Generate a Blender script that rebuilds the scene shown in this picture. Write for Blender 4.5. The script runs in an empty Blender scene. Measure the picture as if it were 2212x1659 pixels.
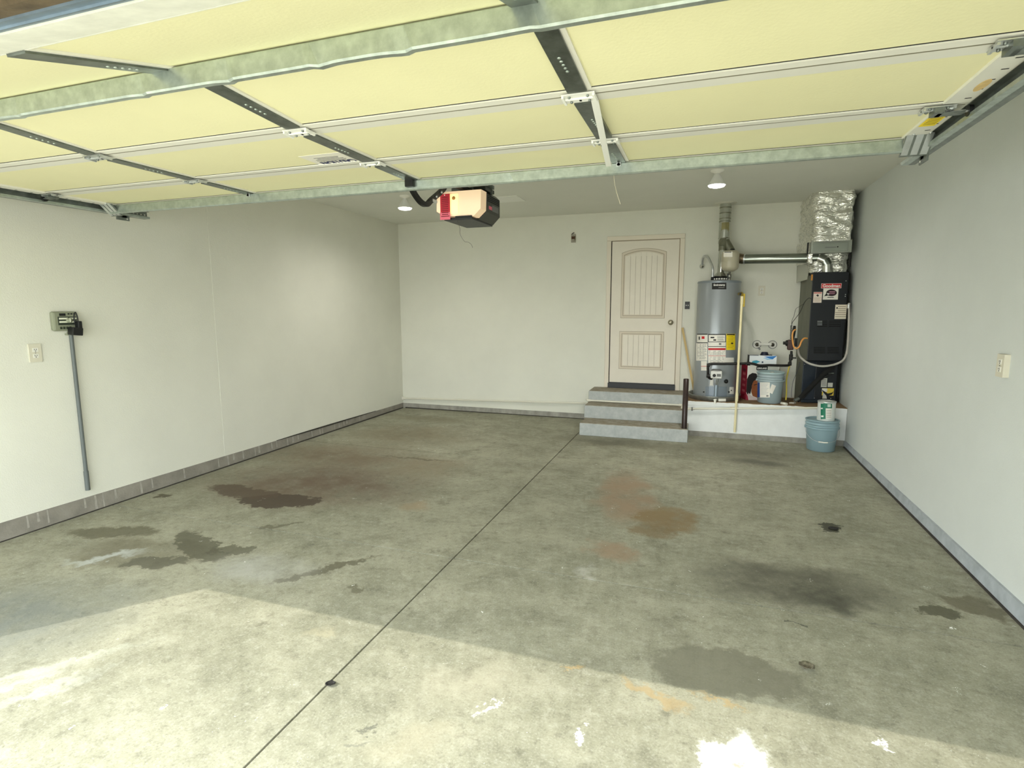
import bpy, bmesh, math, random
from mathutils import Vector, Matrix, noise
random.seed(7)
scene = bpy.context.scene
COL = scene.collection
PI = math.pi
# ------------------------------------------------------------------ camera
W, H, F = 2212.0, 1659.0, 1205.806
YAW, PITCH, ROLL = math.radians(18.869), math.radians(7.829), math.radians(-0.112)
CAM = Vector((0, 0, 1.57))
fw = Vector((-math.sin(YAW)*math.cos(PITCH), math.cos(YAW)*math.cos(PITCH), -math.sin(PITCH)))
r0 = Vector((math.cos(YAW), math.sin(YAW), 0)); u0 = r0.cross(fw)
rt = r0*math.cos(ROLL)+u0*math.sin(ROLL); up = -r0*math.sin(ROLL)+u0*math.cos(ROLL)
cam_data = bpy.data.cameras.new('camera'); cam = bpy.data.objects.new('camera', cam_data); COL.objects.link(cam)
M = Matrix((rt, up, -fw)).transposed().to_4x4(); M.translation = CAM
cam.matrix_world = M
cam_data.sensor_width = 36.0; cam_data.lens = F/W*36.0; cam_data.clip_start = 0.02
scene.camera = cam
# ------------------------------------------------------------------ sky, sun, exposure
SUN_AZ = Vector((0.631, 0.776)); SUN_EL = math.radians(42.5)
wd = bpy.data.worlds.new('sky'); scene.world = wd; wd.use_nodes = True
wn = wd.node_tree.nodes; wl = wd.node_tree.links
bgn = wn['Background']; sky = wn.new('ShaderNodeTexSky')
sky.sky_type = 'NISHITA'; sky.sun_disc = False; sky.sun_elevation = SUN_EL
sky.sun_rotation = math.atan2(-SUN_AZ.x, -SUN_AZ.y); sky.dust_density = 1.0; sky.ozone_density = 1.0; sky.air_density = 1.0
hz = wn.new('ShaderNodeMixRGB'); hz.inputs[0].default_value = 0.88; hz.inputs[2].default_value = (6.3, 6.7, 6.7, 1)
wl.new(sky.outputs[0], hz.inputs[1]); wl.new(hz.outputs[0], bgn.inputs['Color'])
bgn.inputs['Strength'].default_value = 1.0
sd = bpy.data.lights.new('sun', 'SUN'); sun = bpy.data.objects.new('sun', sd); COL.objects.link(sun)
sd.energy = 2.9; sd.angle = math.radians(0.35); sd.color = (1.0, 0.955, 0.84)
d = Vector((SUN_AZ.x*math.cos(SUN_EL), SUN_AZ.y*math.cos(SUN_EL), -math.sin(SUN_EL)))
sun.rotation_euler = d.to_track_quat('-Z', 'Y').to_euler(); sun.location = (-6, -8, 9)
vs = scene.view_settings
vs.view_transform = 'Standard'; vs.look = 'None'; vs.gamma = 1.0; vs.use_curve_mapping = False
vs.exposure = 0.1
# ------------------------------------------------------------------ pixel -> place helpers (photo pixels on a known plane)
def ray(x, y): return rt*((x-W/2)/F)-up*((y-H/2)/F)+fw
def onz(x, y, z=0.0):
    d = ray(x, y); return CAM+d*((z-CAM.z)/d.z)
def ony(x, y, Y):
    d = ray(x, y); return CAM+d*((Y-CAM.y)/d.y)
def onx(x, y, X):
    d = ray(x, y); return CAM+d*((X-CAM.x)/d.x)
# ------------------------------------------------------------------ materials
MATS = {}
def S(c):  # sRGB 0..255 -> linear
    return tuple(((v/255.0)/12.92 if v/255.0 <= .04045 else ((v/255.0+.055)/1.055)**2.4) for v in c)+(1.0,)
def mat(name, col, rough=.6, metal=0.0, var=0.0, vscale=8.0, bump=0.0, bscale=60.0, emit=None, estr=0.0, spec=.5, stretch=None, col2=None, detail=6.0):
    if name in MATS: return MATS[name]
    m = bpy.data.materials.new(name); m.use_nodes = True; MATS[name] = m
    n, l = m.node_tree.nodes, m.node_tree.links; b = n['Principled BSDF']
    c = S(col)
    b.inputs['Roughness'].default_value = rough; b.inputs['Metallic'].default_value = metal
    b.inputs['Specular IOR Level'].default_value = spec
    tc = n.new('ShaderNodeTexCoord'); mp = n.new('ShaderNodeMapping'); l.new(tc.outputs['Object'], mp.inputs[0])
    if stretch: mp.inputs['Scale'].default_value = stretch
    if var > 0 or col2:
        nz = n.new('ShaderNodeTexNoise'); nz.inputs['Scale'].default_value = vscale; nz.inputs['Detail'].default_value = detail
        nz.inputs['Roughness'].default_value = .62
        l.new(mp.outputs[0], nz.inputs['Vector'])
        rp = n.new('ShaderNodeMapRange'); rp.inputs['From Min'].default_value = .3; rp.inputs['From Max'].default_value = .7
        l.new(nz.outputs['Fac'], rp.inputs['Value'])
        mx = n.new('ShaderNodeMixRGB'); l.new(rp.outputs[0], mx.inputs[0])
        if col2: mx.inputs[1].default_value = c; mx.inputs[2].default_value = S(col2)
        else:
            mx.inputs[1].default_value = tuple(v*(1-var) for v in c[:3])+(1,)
            mx.inputs[2].default_value = tuple(min(1, v*(1+var)) for v in c[:3])+(1,)
        l.new(mx.outputs[0], b.inputs['Base Color'])
    else:
        b.inputs['Base Color'].default_value = c
    if bump > 0:
        bz = n.new('ShaderNodeTexNoise'); bz.inputs['Scale'].default_value = bscale; bz.inputs['Detail'].default_value = 3
        l.new(mp.outputs[0], bz.inputs['Vector'])
        bp = n.new('ShaderNodeBump'); bp.inputs['Strength'].default_value = bump; bp.inputs['Distance'].default_value = .004
        l.new(bz.outputs['Fac'], bp.inputs['Height']); l.new(bp.outputs[0], b.inputs['Normal'])
    if emit:
        b.inputs['Emission Color'].default_value = S(emit); b.inputs['Emission Strength'].default_value = estr
    return m
# ------------------------------------------------------------------ mesh builder
class MB:
    def __init__(s): s.v = []; s.f = []; s.sm = []
    def add(s, vs, fs, smooth=False):
        o = len(s.v); s.v += [Vector(v) for v in vs]
        for f in fs: s.f.append([i+o for i in f]); s.sm.append(smooth)
        return s
    def box(s, x0, x1, y0, y1, z0, z1, bev=0.0):
        if x0 > x1: x0, x1 = x1, x0
        if y0 > y1: y0, y1 = y1, y0
        if z0 > z1: z0, z1 = z1, z0
        if bev <= 0:
            return s.add([(x0,y0,z0),(x1,y0,z0),(x1,y1,z0),(x0,y1,z0),(x0,y0,z1),(x1,y0,z1),(x1,y1,z1),(x0,y1,z1)],
                         [(0,3,2,1),(4,5,6,7),(0,1,5,4),(1,2,6,5),(2,3,7,6),(3,0,4,7)])
        b = min(bev, (x1-x0)*.49, (y1-y0)*.49, (z1-z0)*.49)
        bm = bmesh.new(); bmesh.ops.create_cube(bm, size=1.0)
        for v in bm.verts: v.co = Vector(((x0+x1)/2+v.co.x*(x1-x0), (y0+y1)/2+v.co.y*(y1-y0), (z0+z1)/2+v.co.z*(z1-z0)))
        bmesh.ops.bevel(bm, geom=bm.edges[:], offset=b, segments=2, profile=.5, affect='EDGES')
        s.frombm(bm); bm.free(); return s
    def frombm(s, bm, smooth=False):
        bm.verts.index_update()
        return s.add([v.co.copy() for v in bm.verts], [[v.index for v in f.verts] for f in bm.faces], smooth)
    def quad(s, a, b, c, d): return s.add([a,b,c,d], [(0,1,2,3)])
    def hexa(s, p):  # 8 corners: bottom 4, top 4
        return s.add(p, [(0,3,2,1),(4,5,6,7),(0,1,5,4),(1,2,6,5),(2,3,7,6),(3,0,4,7)])
    def tube(s, pts, r, n=12, cap=True, closed=False):
        pts = [Vector(p) for p in pts]; N = len(pts)
        rs = r if isinstance(r, (list, tuple)) else [r]*N
        rings = []; prev = None
        for i, p in enumerate(pts):
            if i == 0: t = pts[1]-p
            elif i == N-1: t = p-pts[i-1]
            else: t = (pts[i+1]-p).normalized()+(p-pts[i-1]).normalized()
            t.normalize()
            if prev is None:
                a = Vector((0,0,1)) if abs(t.z) < .9 else Vector((1,0,0)); u = t.cross(a).normalized()
            else:
                u = prev-t*prev.dot(t); u.normalize()
            prev = u; w = t.cross(u)
            rings.append([p+u*(rs[i]*math.cos(2*PI*k/n))+w*(rs[i]*math.sin(2*PI*k/n)) for k in range(n)])
        vs = [v for rg in rings for v in rg]; fs = []
        for i in range(N-1):
            for k in range(n):
                fs.append((i*n+k, i*n+(k+1) % n, (i+1)*n+(k+1) % n, (i+1)*n+k))
        s.add(vs, fs, True)
        if cap:
            s.add(rings[0], [tuple(range(n-1, -1, -1))]); s.add(rings[-1], [tuple(range(n))])
        return s
    def lathe(s, prof, c=(0,0,0), n=32, axis='Z', smooth=True, cap=True):
        c = Vector(c); vs = []; fs = []
        def P(r, h, a):
            x, y = r*math.cos(a), r*math.sin(a)
            return c+(Vector((x, y, h)) if axis == 'Z' else Vector((x, h, y)) if axis == 'Y' else Vector((h, x, y)))
        for (r, h) in prof:
            for k in range(n): vs.append(P(max(r, 1e-4), h, 2*PI*k/n))
        for i in range(len(prof)-1):
            for k in range(n): fs.append((i*n+k, i*n+(k+1) % n, (i+1)*n+(k+1) % n, (i+1)*n+k))
        s.add(vs, fs, smooth)
        if cap:
            m = len(prof)-1
            s.add(vs[:n], [tuple(range(n-1, -1, -1))]); s.add(vs[m*n:], [tuple(range(n))])
        return s
    def prism(s, poly, axis, a, b):  # 2-D polygon extruded along axis from a to b
        def P(p, t): return {'X': (t, p[0], p[1]), 'Y': (p[0], t, p[1]), 'Z': (p[0], p[1], t)}[axis]
        n = len(poly); vs = [P(p, a) for p in poly]+[P(p, b) for p in poly]
        fs = [tuple(range(n)), tuple(range(2*n-1, n-1, -1))]+[(i, i+n, (i+1) % n+n, (i+1) % n) for i in range(n)]
        return s.add(vs, fs)
    def cyl(s, a, b, r, n=16): return s.tube([a, b], r, n)
    def build(s, name, m, parent=None, local=False):
        me = bpy.data.meshes.new(name)
        inv = Matrix() if (parent is None or local) else WM[parent.name].inverted()
        me.from_pydata([inv @ v for v in s.v], [], s.f)
        bm = bmesh.new(); bm.from_mesh(me); bmesh.ops.recalc_face_normals(bm, faces=bm.faces); bm.to_mesh(me); bm.free()
        me.polygons.foreach_set('use_smooth', s.sm)
        me.materials.append(MATS[m] if isinstance(m, str) else m)
        o = bpy.data.objects.new(name, me); COL.objects.link(o)
        if parent is not None: o.parent = parent; WM[o.name] = WM[parent.name].copy()
        else: WM[o.name] = Matrix()
        return o
WM = {}
def tag(o, label=None, cat=None, group=None, kind=None):
    if label: o['label'] = label
    if cat: o['category'] = cat
    if group: o['group'] = group
    if kind: o['kind'] = kind
    return o
def thing(name, loc, label, cat, group=None, rotz=0.0):
    o = bpy.data.objects.new(name, None); COL.objects.link(o); o.location = loc; o.rotation_euler = (0, 0, rotz)
    o.empty_display_size = .05
    WM[o.name] = Matrix.Translation(Vector(loc)) @ Matrix.Rotation(rotz, 4, 'Z')
    return tag(o, label, cat, group)
def dup(o, parent, name=None, off=(0,0,0)):   # a sibling piece sharing mesh data
    c = o.copy(); COL.objects.link(c); c.parent = parent; c.location = Vector(o.location)+Vector(off)
    WM[c.name] = WM[o.name].copy(); return c
def smooth_path(pts, k=6):   # Catmull-Rom
    P = [Vector(p) for p in pts]; P = [P[0]*2-P[1]]+P+[P[-1]*2-P[-2]]; out = []
    for i in range(1, len(P)-2):
        for j in range(k):
            t = j/k; a, b, c, d = P[i-1], P[i], P[i+1], P[i+2]
            out.append(.5*((2*b)+(c-a)*t+(2*a-5*b+4*c-d)*t*t+(3*b-a-3*c+d)*t**3))
    out.append(P[-2]); return out
def text(name, body, size, loc, xdir, ydir, m, parent, width=None, depth=.0006, bold=0.0, height=None):
    cu = bpy.data.curves.new(name, 'FONT'); cu.body = body; cu.size = 1.0; cu.align_x = 'CENTER'; cu.align_y = 'CENTER'
    cu.offset = bold; cu.extrude = 0.0
    o = bpy.data.objects.new(name+'_tmp', cu); COL.objects.link(o)
    dg = bpy.context.evaluated_depsgraph_get(); me0 = o.evaluated_get(dg).to_mesh()
    vs = [v.co.copy() for v in me0.vertices]; fs = [list(p.vertices) for p in me0.polygons]
    o.evaluated_get(dg).to_mesh_clear(); bpy.data.objects.remove(o); bpy.data.curves.remove(cu)
    x0 = min(v.x for v in vs); x1 = max(v.x for v in vs); y0 = min(v.y for v in vs); y1 = max(v.y for v in vs)
    sx = (width/(x1-x0)) if width else size; sy = (height/(y1-y0)) if height else (sx if width else size)
    X = Vector(xdir).normalized(); Y = Vector(ydir).normalized(); L = Vector(loc)
    mb = MB(); mb.add([L+X*((v.x-(x0+x1)/2)*sx)+Y*((v.y-(y0+y1)/2)*sy) for v in vs], fs)
    return mb.build(name, m, parent)
# ------------------------------------------------------------------ shared materials
mat('wall_paint', (222,221,208), .75, var=.035, vscale=1.6, bump=.35, bscale=130)
mat('wall_paint_right', (214,218,214), .75, var=.03, vscale=1.6, bump=.35, bscale=130)
mat('ceiling_paint', (224,224,214), .85, var=.03, vscale=1.2, bump=.3, bscale=120)
mat('concrete_curb', (150,147,138), .9, var=.28, vscale=9, bump=.6, bscale=70, stretch=(1,1,.6))
mat('curb_left', (136,131,121), .9, var=.2, vscale=7, bump=.5, bscale=60)
mat('curb_streak', (160,155,145), .9, var=.2, vscale=20)
mat('curb_blue', (168,174,178), .85, var=.16, vscale=11, bump=.5, bscale=60)
mat('dirt_dark', (52,48,42), .95, var=.3, vscale=25)
mat('door_yellow', (236,231,188), .6, var=.025, vscale=2.2, bump=.15, bscale=90)
mat('white_steel', (226,224,214), .5, var=.03, vscale=5)
mat('white_dirty', (226,226,216), .6, var=.1, vscale=14)
mat('galv', (176,186,180), .34, .75, var=.2, vscale=26, bump=.12, bscale=40)
mat('galv_dark', (128,134,130), .42, .8, var=.28, vscale=18, bump=.1, bscale=30)
mat('galv_bright', (205,208,208), .3, .8, var=.12, vscale=20)
mat('steel_blue', (120,136,150), .4, .6, var=.2, vscale=12)
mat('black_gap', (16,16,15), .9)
mat('rubber_brown', (92,78,58), .9, var=.35, vscale=18, bump=.5, bscale=50)
mat('black_plastic', (20,21,22), .45, var=.15, vscale=20)
mat('black_metal', (18,18,18), .42, .3, var=.2, vscale=15)
mat('white_plastic', (232,230,220), .4)
mat('ivory_plastic', (214,209,190), .45)
mat('chrome', (220,220,218), .16, 1.0)
mat('print_black', (22,22,22), .7)
mat('print_grey', (120,120,118), .8)
mat('print_red', (196,30,34), .6)
mat('print_white', (240,238,232), .6)
mat('label_white', (232,228,218), .55, var=.02, vscale=12)
mat('label_yellow', (244,216,28), .55)
# ------------------------------------------------------------------ dimensions of the garage
XL, XR, YB, YF, ZC = -4.45, 1.575, 7.69, 0.46, 2.82
DXL, DXR, HEAD = -4.05, 0.84, 2.10
PLX, PLY, PLZ = -0.19, 7.08, 0.435
# ------------------------------------------------------------------ floor: concrete with stains of their own shape
def concrete_floor():
    m = bpy.data.materials.new('concrete_floor'); m.use_nodes = True; MATS['concrete_floor'] = m
    n, l = m.node_tree.nodes, m.node_tree.links; b = n['Principled BSDF']
    geo = n.new('ShaderNodeNewGeometry'); P = geo.outputs['Position']
    def nz(scale, detail=6, rough=.6, vec=None):
        t = n.new('ShaderNodeTexNoise'); t.inputs['Scale'].default_value = scale; t.inputs['Detail'].default_value = detail
        t.inputs['Roughness'].default_value = rough; l.new(vec or P, t.inputs['Vector']); return t
    def mrange(v, a, b_, c=0.0, d_=1.0, smooth=True):
        t = n.new('ShaderNodeMapRange'); t.interpolation_type = 'SMOOTHSTEP' if smooth else 'LINEAR'
        for i, q in enumerate((a, b_, c, d_)): t.inputs[1+i].default_value = q
        l.new(v, t.inputs[0]); return t.outputs[0]
    def mix(f, c1, c2, mode='MIX'):
        t = n.new('ShaderNodeMixRGB'); t.blend_type = mode
        for i, q in enumerate((f, c1, c2)):
            if isinstance(q, (int, float)): t.inputs[i].default_value = q
            elif isinstance(q, tuple): t.inputs[i].default_value = q
            else: l.new(q, t.inputs[i])
        return t.outputs[0]
    def mul(a, c):
        t = n.new('ShaderNodeMath'); t.operation = 'MULTIPLY'; t.use_clamp = True
        l.new(a, t.inputs[0])
        if isinstance(c, (int, float)): t.inputs[1].default_value = c
        else: l.new(c, t.inputs[1])
        return t.outputs[0]
    big = nz(.7, 5, .55).outputs['Fac']; mid = nz(3.2, 8, .68).outputs['Fac']; fine = nz(26, 6, .7).outputs['Fac']
    c = mix(mrange(big, .32, .68), S((137,136,117)), S((155,153,133)))
    c = mix(mul(mrange(mid, .45, .72), .6), c, S((174,171,151)))
    c = mix(mul(mrange(mid, .5, .3), .55), c, S((110,108,91)))
    mid2 = nz(8.5, 8, .7).outputs['Fac']; c = mix(mul(mrange(mid2, .5, .7), .5), c, S((176,173,155))); c = mix(mul(mrange(mid2, .47, .3), .6), c, S((104,102,86)))
    c = mix(mul(mrange(fine, .5, .72), .4), c, S((184,182,168)))
    c = mix(mul(mrange(fine, .48, .3), .45), c, S((100,98,86)))
    grit = nz(110, 4, .7).outputs['Fac']; c = mix(mul(mrange(grit, .52, .7), .45), c, S((188,186,172))); c = mix(mul(mrange(grit, .46, .3), .5), c, S((92,91,80)))
    warp = nz(2.6, 6, .65); warp2 = nz(11, 6, .7)
    # domain-warped position shared by all stains
    sub = n.new('ShaderNodeVectorMath'); sub.operation = 'SUBTRACT'; l.new(warp.outputs['Color'], sub.inputs[0]); sub.inputs[1].default_value = (.5,.5,.5)
    sc = n.new('ShaderNodeVectorMath'); sc.operation = 'SCALE'; sc.inputs['Scale'].default_value = .55; l.new(sub.outputs[0], sc.inputs[0])
    ad = n.new('ShaderNodeVectorMath'); ad.operation = 'ADD'; l.new(P, ad.inputs[0]); l.new(sc.outputs[0], ad.inputs[1]); PW = ad.outputs[0]
    sub2 = n.new('ShaderNodeVectorMath'); sub2.operation = 'SUBTRACT'; l.new(warp2.outputs['Color'], sub2.inputs[0]); sub2.inputs[1].default_value = (.5,.5,.5)
    sc2 = n.new('ShaderNodeVectorMath'); sc2.operation = 'SCALE'; sc2.inputs['Scale'].default_value = .22; l.new(sub2.outputs[0], sc2.inputs[0])
    sc3 = n.new('ShaderNodeVectorMath'); sc3.operation = 'SCALE'; sc3.inputs['Scale'].default_value = .32; l.new(sub.outputs[0], sc3.inputs[0])
    ad3 = n.new('ShaderNodeVectorMath'); ad3.operation = 'ADD'; l.new(P, ad3.inputs[0]); l.new(sc3.outputs[0], ad3.inputs[1])
    ad2 = n.new('ShaderNodeVectorMath'); ad2.operation = 'ADD'; l.new(ad3.outputs[0], ad2.inputs[0]); l.new(sc2.outputs[0], ad2.inputs[1]); PS = ad2.outputs[0]
    breakup = mrange(mid, .3, .6, .35, 1.0)
    def stain(c, px, py, rx, ry, rot, col, amt, soft=.5, brk=True, vec=None):
        w = onz(px, py); mp = n.new('ShaderNodeMapping'); mp.vector_type = 'TEXTURE'
        mp.inputs['Location'].default_value = (w.x, w.y, 0); mp.inputs['Rotation'].default_value = (0, 0, rot); mp.inputs['Scale'].default_value = (rx, ry, 1e3)
        l.new(vec or PW, mp.inputs[0])
        ln = n.new('ShaderNodeVectorMath'); ln.operation = 'LENGTH'; l.new(mp.outputs[0], ln.inputs[0])
        f = mul(mrange(ln.outputs['Value'], 1.0, max(0.0, 1.0-soft)), amt)
        if brk: f = mul(f, breakup)
        return mix(f, c, S(col))
    BR, GR, DK, RU, YL, WH = (104,84,66), (92,90,72), (66,64,54), (150,122,92), (168,140,96), (226,226,216)
    # broad discolourations
    c = stain(c, 690, 1045, 1.5, .85, .1, (104,86,70), .9, .8)
    c = stain(c, 740, 985, 1.5, .7, 0, (112,96,76), .85, .9)
    c = stain(c, 880, 940, 1.1, .9, 0, (110,100,78), .8, .9)
    c = stain(c, 930, 905, .9, .3, 0, (112,106,84), .6, .9)
    c = stain(c, 1330, 955, 1.1, .35, 0, (92,88,72), .75, .9)
    c = stain(c, 1600, 975, 1.0, .5, 0, (90,86,70), .75, .9)
    c = stain(c, 1640, 1000, .45, .25, 0, (62,60,50), .7, .8)
    c = stain(c, 1350, 1065, .3, .85, .1, (150,126,102), .8, .6)
    c = stain(c, 1320, 1195, .22, .2, 0, (156,132,108), .8, .6)
    c = stain(c, 1700, 1260, .75, .36, .1, (84,82,70), .85, .7)
    c = stain(c, 1790, 1290, .3, .2, 0, (60,60,50), .7, .8)
    c = stain(c, 930, 1010, .6, .5, 0, (134,120,98), .6, .8)
    c = stain(c, 905, 1090, .2, .22, 0, (160,140,112), .6, .8)
    c = stain(c, 40, 1330, .8, .6, 0, (104,110,108), .7, .9)
    c = stain(c, 300, 1190, .6, .25, .2, (104,98,78), .7, .6)
    # sharp edged wet looking stains
    c = stain(c, 600, 1082, .36, .17, .2, (76,64,52), .92, .12, False, PS)
    c = stain(c, 520, 1062, .42, .15, -.1, (88,74,60), .85, .2, False, PS)
    c = stain(c, 430, 1180, .36, .11, -.45, (84,82,66), .8, .2, False, PS)
    c = stain(c, 345, 1212, .2, .08, .4, (86,84,70), .75, .25, False, PS)
    c = stain(c, 240, 1150, .36, .14, .3, (92,88,68), .75, .3, False, PS)
    c = stain(c, 500, 1190, .16, .07, .2, (84,82,66), .75, .2, False, PS)
    c = stain(c, 700, 1232, .36, .05, .95, (92,88,70), .8, .35, False, PS)
    c = stain(c, 600, 1138, .22, .035, .75, (92,88,70), .7, .5, False, PS)
    c = stain(c, 775, 1268, .07, .035, .6, (92,88,70), .7, .4, False, PS)
    c = stain(c, 350, 1072, .09, .05, .2, (78,70,52), .8, .5, False, PS)
    c = stain(c, 1440, 1120, .28, .3, .3, (130,108,72), .85, .35, True, PS)
    c = stain(c, 1410, 1145, .2, .16, .3, (120,100,66), .7, .4, True, PS)
    c = stain(c, 1800, 1143, .07, .045, .2, (58,58,46), .9, .3, False, PS)
    c = stain(c, 2020, 1322, .1, .07, 0, (82,80,62), .85, .25, False, PS)
    c = stain(c, 2100, 1310, .17, .1, 0, (100,94,74), .75, .4, False, PS)
    c = stain(c, 1560, 1455, .34, .2, 0, (112,110,94), .75, .25, False, PS)
    c = stain(c, 1710, 1340, .05, .012, .1, (80,80,72), .8, .3, False, PS)
    c = stain(c, 900, 990, .5, .035, 0, (90,80,60), .6, .6, False, PS)
    # pale scuffs, spilt paint and lime
    c = stain(c, 250, 1200, .34, .05, .55, (196,200,196), .7, .8)
    c = stain(c, 560, 1230, .5, .25, 0, (176,176,170), .6, .9)
    c = stain(c, 1270, 1240, .14, .08, 0, (196,194,186), .7, .8)
    c = stain(c, 110, 1440, .5, .045, .8, (190,192,180), .5, .8, True, PS)
    c = stain(c, 40, 1475, .36, .05, .95, (190,192,180), .45, .8, True, PS)
    c = stain(c, 100, 1490, .4, .05, .95, (190,192,180), .45, .8, True, PS)
    c = stain(c, 690, 1365, .09, .05, 0, (172,164,138), .5, .8)
    c = stain(c, 1400, 1495, .2, .045, -.5, (172,150,110), .7, .6, True, PS)
    c = stain(c, 1560, 1520, .18, .02, -.2, (172,148,104), .7, .6, True, PS)
    c = stain(c, 1240, 1450, .04, .02, 0, (206,164,90), .7, .5, True, PS)
    c = stain(c, 880, 1600, .3, .16, .6, (172,164,140), .4, .9)
    c = stain(c, 1000, 1480, .4, .2, .6, (176,170,150), .35, .9)
    c = stain(c, 1590, 1625, .13, .1, .5, (222,222,218), 1.0, .35, True, PS)
    c = stain(c, 1545, 1640, .07, .05, .5, (224,224,220), 1.0, .4, True, PS)
    c = stain(c, 1605, 1645, .03, .02, .5, (190,150,130), .8, .7, True, PS)
    c = stain(c, 1060, 1520, .02, .08, -.6, (236,236,230), .8, .5, True, PS)
    c = stain(c, 1250, 1588, .02, .05, -.6, (238,238,234), .95, .4, False, PS)
    c = stain(c, 1910, 1610, .025, .02, 0, (240,240,236), .9, .4, False, PS)
    c = stain(c, 2056, 1366, .014, .009, 0, (244,244,242), 1, .3, False)
    # leaf prints
    c = stain(c, 803, 1558, .03, .02, .8, (96,96,86), .8, .6, True, PS)
    c = stain(c, 775, 1598, .03, .018, .3, (120,120,108), .7, .6, True, PS)
    # specks of white paint and black grit
    def specks(scale, rmax, seed, keep):
        v = n.new('ShaderNodeTexVoronoi'); v.inputs['Scale'].default_value = scale; v.inputs['Randomness'].default_value = 1
        o2 = n.new('ShaderNodeVectorMath'); o2.operation = 'ADD'; l.new(PS, o2.inputs[0]); o2.inputs[1].default_value = (seed, seed*1.7, 0)
        l.new(o2.outputs[0], v.inputs['Vector'])
        sp = n.new('ShaderNodeSeparateColor'); l.new(v.outputs['Color'], sp.inputs[0])
        return mul(mrange(v.outputs['Distance'], rmax, rmax*.75), mrange(sp.outputs[0], keep, keep+.001))
    c = mix(specks(5.0, .045, 3.1, .35), c, S((242,242,238)))
    c = mix(specks(13.0, .06, 8.4, .7), c, S((240,240,236)))
    c = mix(mul(specks(9.0, .05, 1.7, .78), .8), c, S((44,44,38)))
    l.new(c, b.inputs['Base Color'])
    b.inputs['Roughness'].default_value = .72; b.inputs['Specular IOR Level'].default_value = .35
    bp = n.new('ShaderNodeBump'); bp.inputs['Strength'].default_value = .25; bp.inputs['Distance'].default_value = .004
    l.new(fine, bp.inputs['Height']); l.new(bp.outputs[0], b.inputs['Normal'])
    return m
concrete_floor()
mat('driveway_concrete', (186,182,166), .9, var=.1, vscale=3)
SEAM = -1.434
fl = tag(MB().box(XL-.05, XR+.05, YF, YB+.05, -.14, -.03).build('floor', 'dirt_dark'), kind='structure')
xs = [(XL-.05, SEAM-.005), (SEAM+.005, XR+.05)]
ys = [(YF, 3.045-.005), (3.045+.005, 5.345-.005), (5.345+.005, YB+.05)]
for x0, x1 in xs:
    for y0, y1 in ys:
        MB().box(x0, x1, y0, y1, -.03, 0).build('slab', 'concrete_floor', fl)
tag(MB().box(-9, 7, -14, YF-.012, -.14, -.005).build('driveway', 'driveway_concrete'), kind='structure')
# ------------------------------------------------------------------ walls, ceiling, front wall with the opening
wl_ = tag(MB().box(XL-.12, XL-.012, YF, YB+.12, -.14, ZC+.1).build('wall_left', 'wall_paint'), kind='structure')
MB().box(XL-.012, XL-.0025, YF+.15, 4.19, .1, ZC).build('drywall_panel', 'wall_paint', wl_)
MB().box(XL-.012, XL, 4.19, YB, .06, ZC).build('drywall_panel', 'wall_paint', wl_)
wr_ = tag(MB().box(XR+.012, XR+.12, YF, YB+.12, -.14, ZC+.1).build('wall_right', 'wall_paint_right'), kind='structure')
MB().box(XR+.0025, XR+.012, YF+.15, 3.30, .06, ZC).build('drywall_panel', 'wall_paint_right', wr_)
MB().box(XR, XR+.012, 3.30, 4.235, .06, ZC).build('drywall_panel', 'wall_paint_right', wr_)
MB().box(XR+.0015, XR+.012, 4.235, YB, .06, ZC).build('drywall_panel', 'wall_paint_right', wr_)
wb_ = tag(MB().box(XL-.12, XR+.12, YB+.012, YB+.12, -.14, ZC+.1).build('wall_back', 'wall_paint'), kind='structure')
MB().box(XL, XR, YB+.0008, YB+.012, 0, 1.215).build('drywall_panel', 'wall_paint', wb_)
MB().box(XL, XR, YB, YB+.012, 1.215, ZC).build('drywall_panel', 'wall_paint', wb_)
tag(MB().box(XL-.12, XR+.12, YF, YB+.12, ZC, ZC+.12).build('ceiling', 'ceiling_paint'), kind='structure')
m = MB(); m.box(XL-.12, DXL, YF, YF+.15, -.14, ZC+.1); m.box(DXR, XR+.12, YF, YF+.15, -.14, ZC+.1); m.box(DXL, DXR, YF, YF+.15, HEAD, ZC+.1)
tag(m.build('wall_front', 'wall_paint'), kind='structure')
# ------------------------------------------------------------------ concrete curbs at the foot of the walls
def curb(name, a, b, inward, h0, h1, t, material):   # a, b floor points of the room-side face
    a = Vector(a); b = Vector(b); q = Vector(inward)
    p = [a, b, b-q*t, a-q*t]; rise = [h0, h1, h1, h0]
    lo = [Vector((v.x, v.y, 0)) for v in p]; hi = [Vector((v.x, v.y, rise[i])) for i, v in enumerate(p)]
    for i in (0, 1): hi[i] -= q*.006
    return tag(MB().hexa(lo+hi).build(name, material), kind='structure')
cl = curb('baseboard_left', (XL+.008, YF+.15, 0), (XL+.008, YB, 0), (1,0,0), .145, .075, .04, 'curb_left')
curb('baseboard_back', (XL, YB-.012, 0), (-1.41, YB-.012, 0), (0,-1,0), .076, .074, .03, 'concrete_curb')
curb('baseboard_right', (1.555, YF+.15, 0), (1.555, PLY, 0), (-1,0,0), .115, .062, .06, 'curb_blue')
# pale form-board streaks down the left curb, each a thin raised smear of laitance
y = 1.9
while y < 6.6:
    h = .145-(y-.61)/(YB-.61)*.07; w = random.uniform(.008, .03); z0 = random.uniform(.0, .45)*h
    MB().hexa([(XL+.009-.006*z0/h, y, z0), (XL+.009-.006*z0/h, y+w, z0), (XL, y+w, z0), (XL, y, z0),
               (XL+.0035, y+.2*w, h*.97), (XL+.0035, y+.8*w, h*.97), (XL, y+w, h*.97), (XL, y, h*.97)]).build('streak', 'curb_streak', cl)
    y += random.choice((.06, .09, .13, .2, .3))*random.uniform(.8, 1.3)
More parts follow.
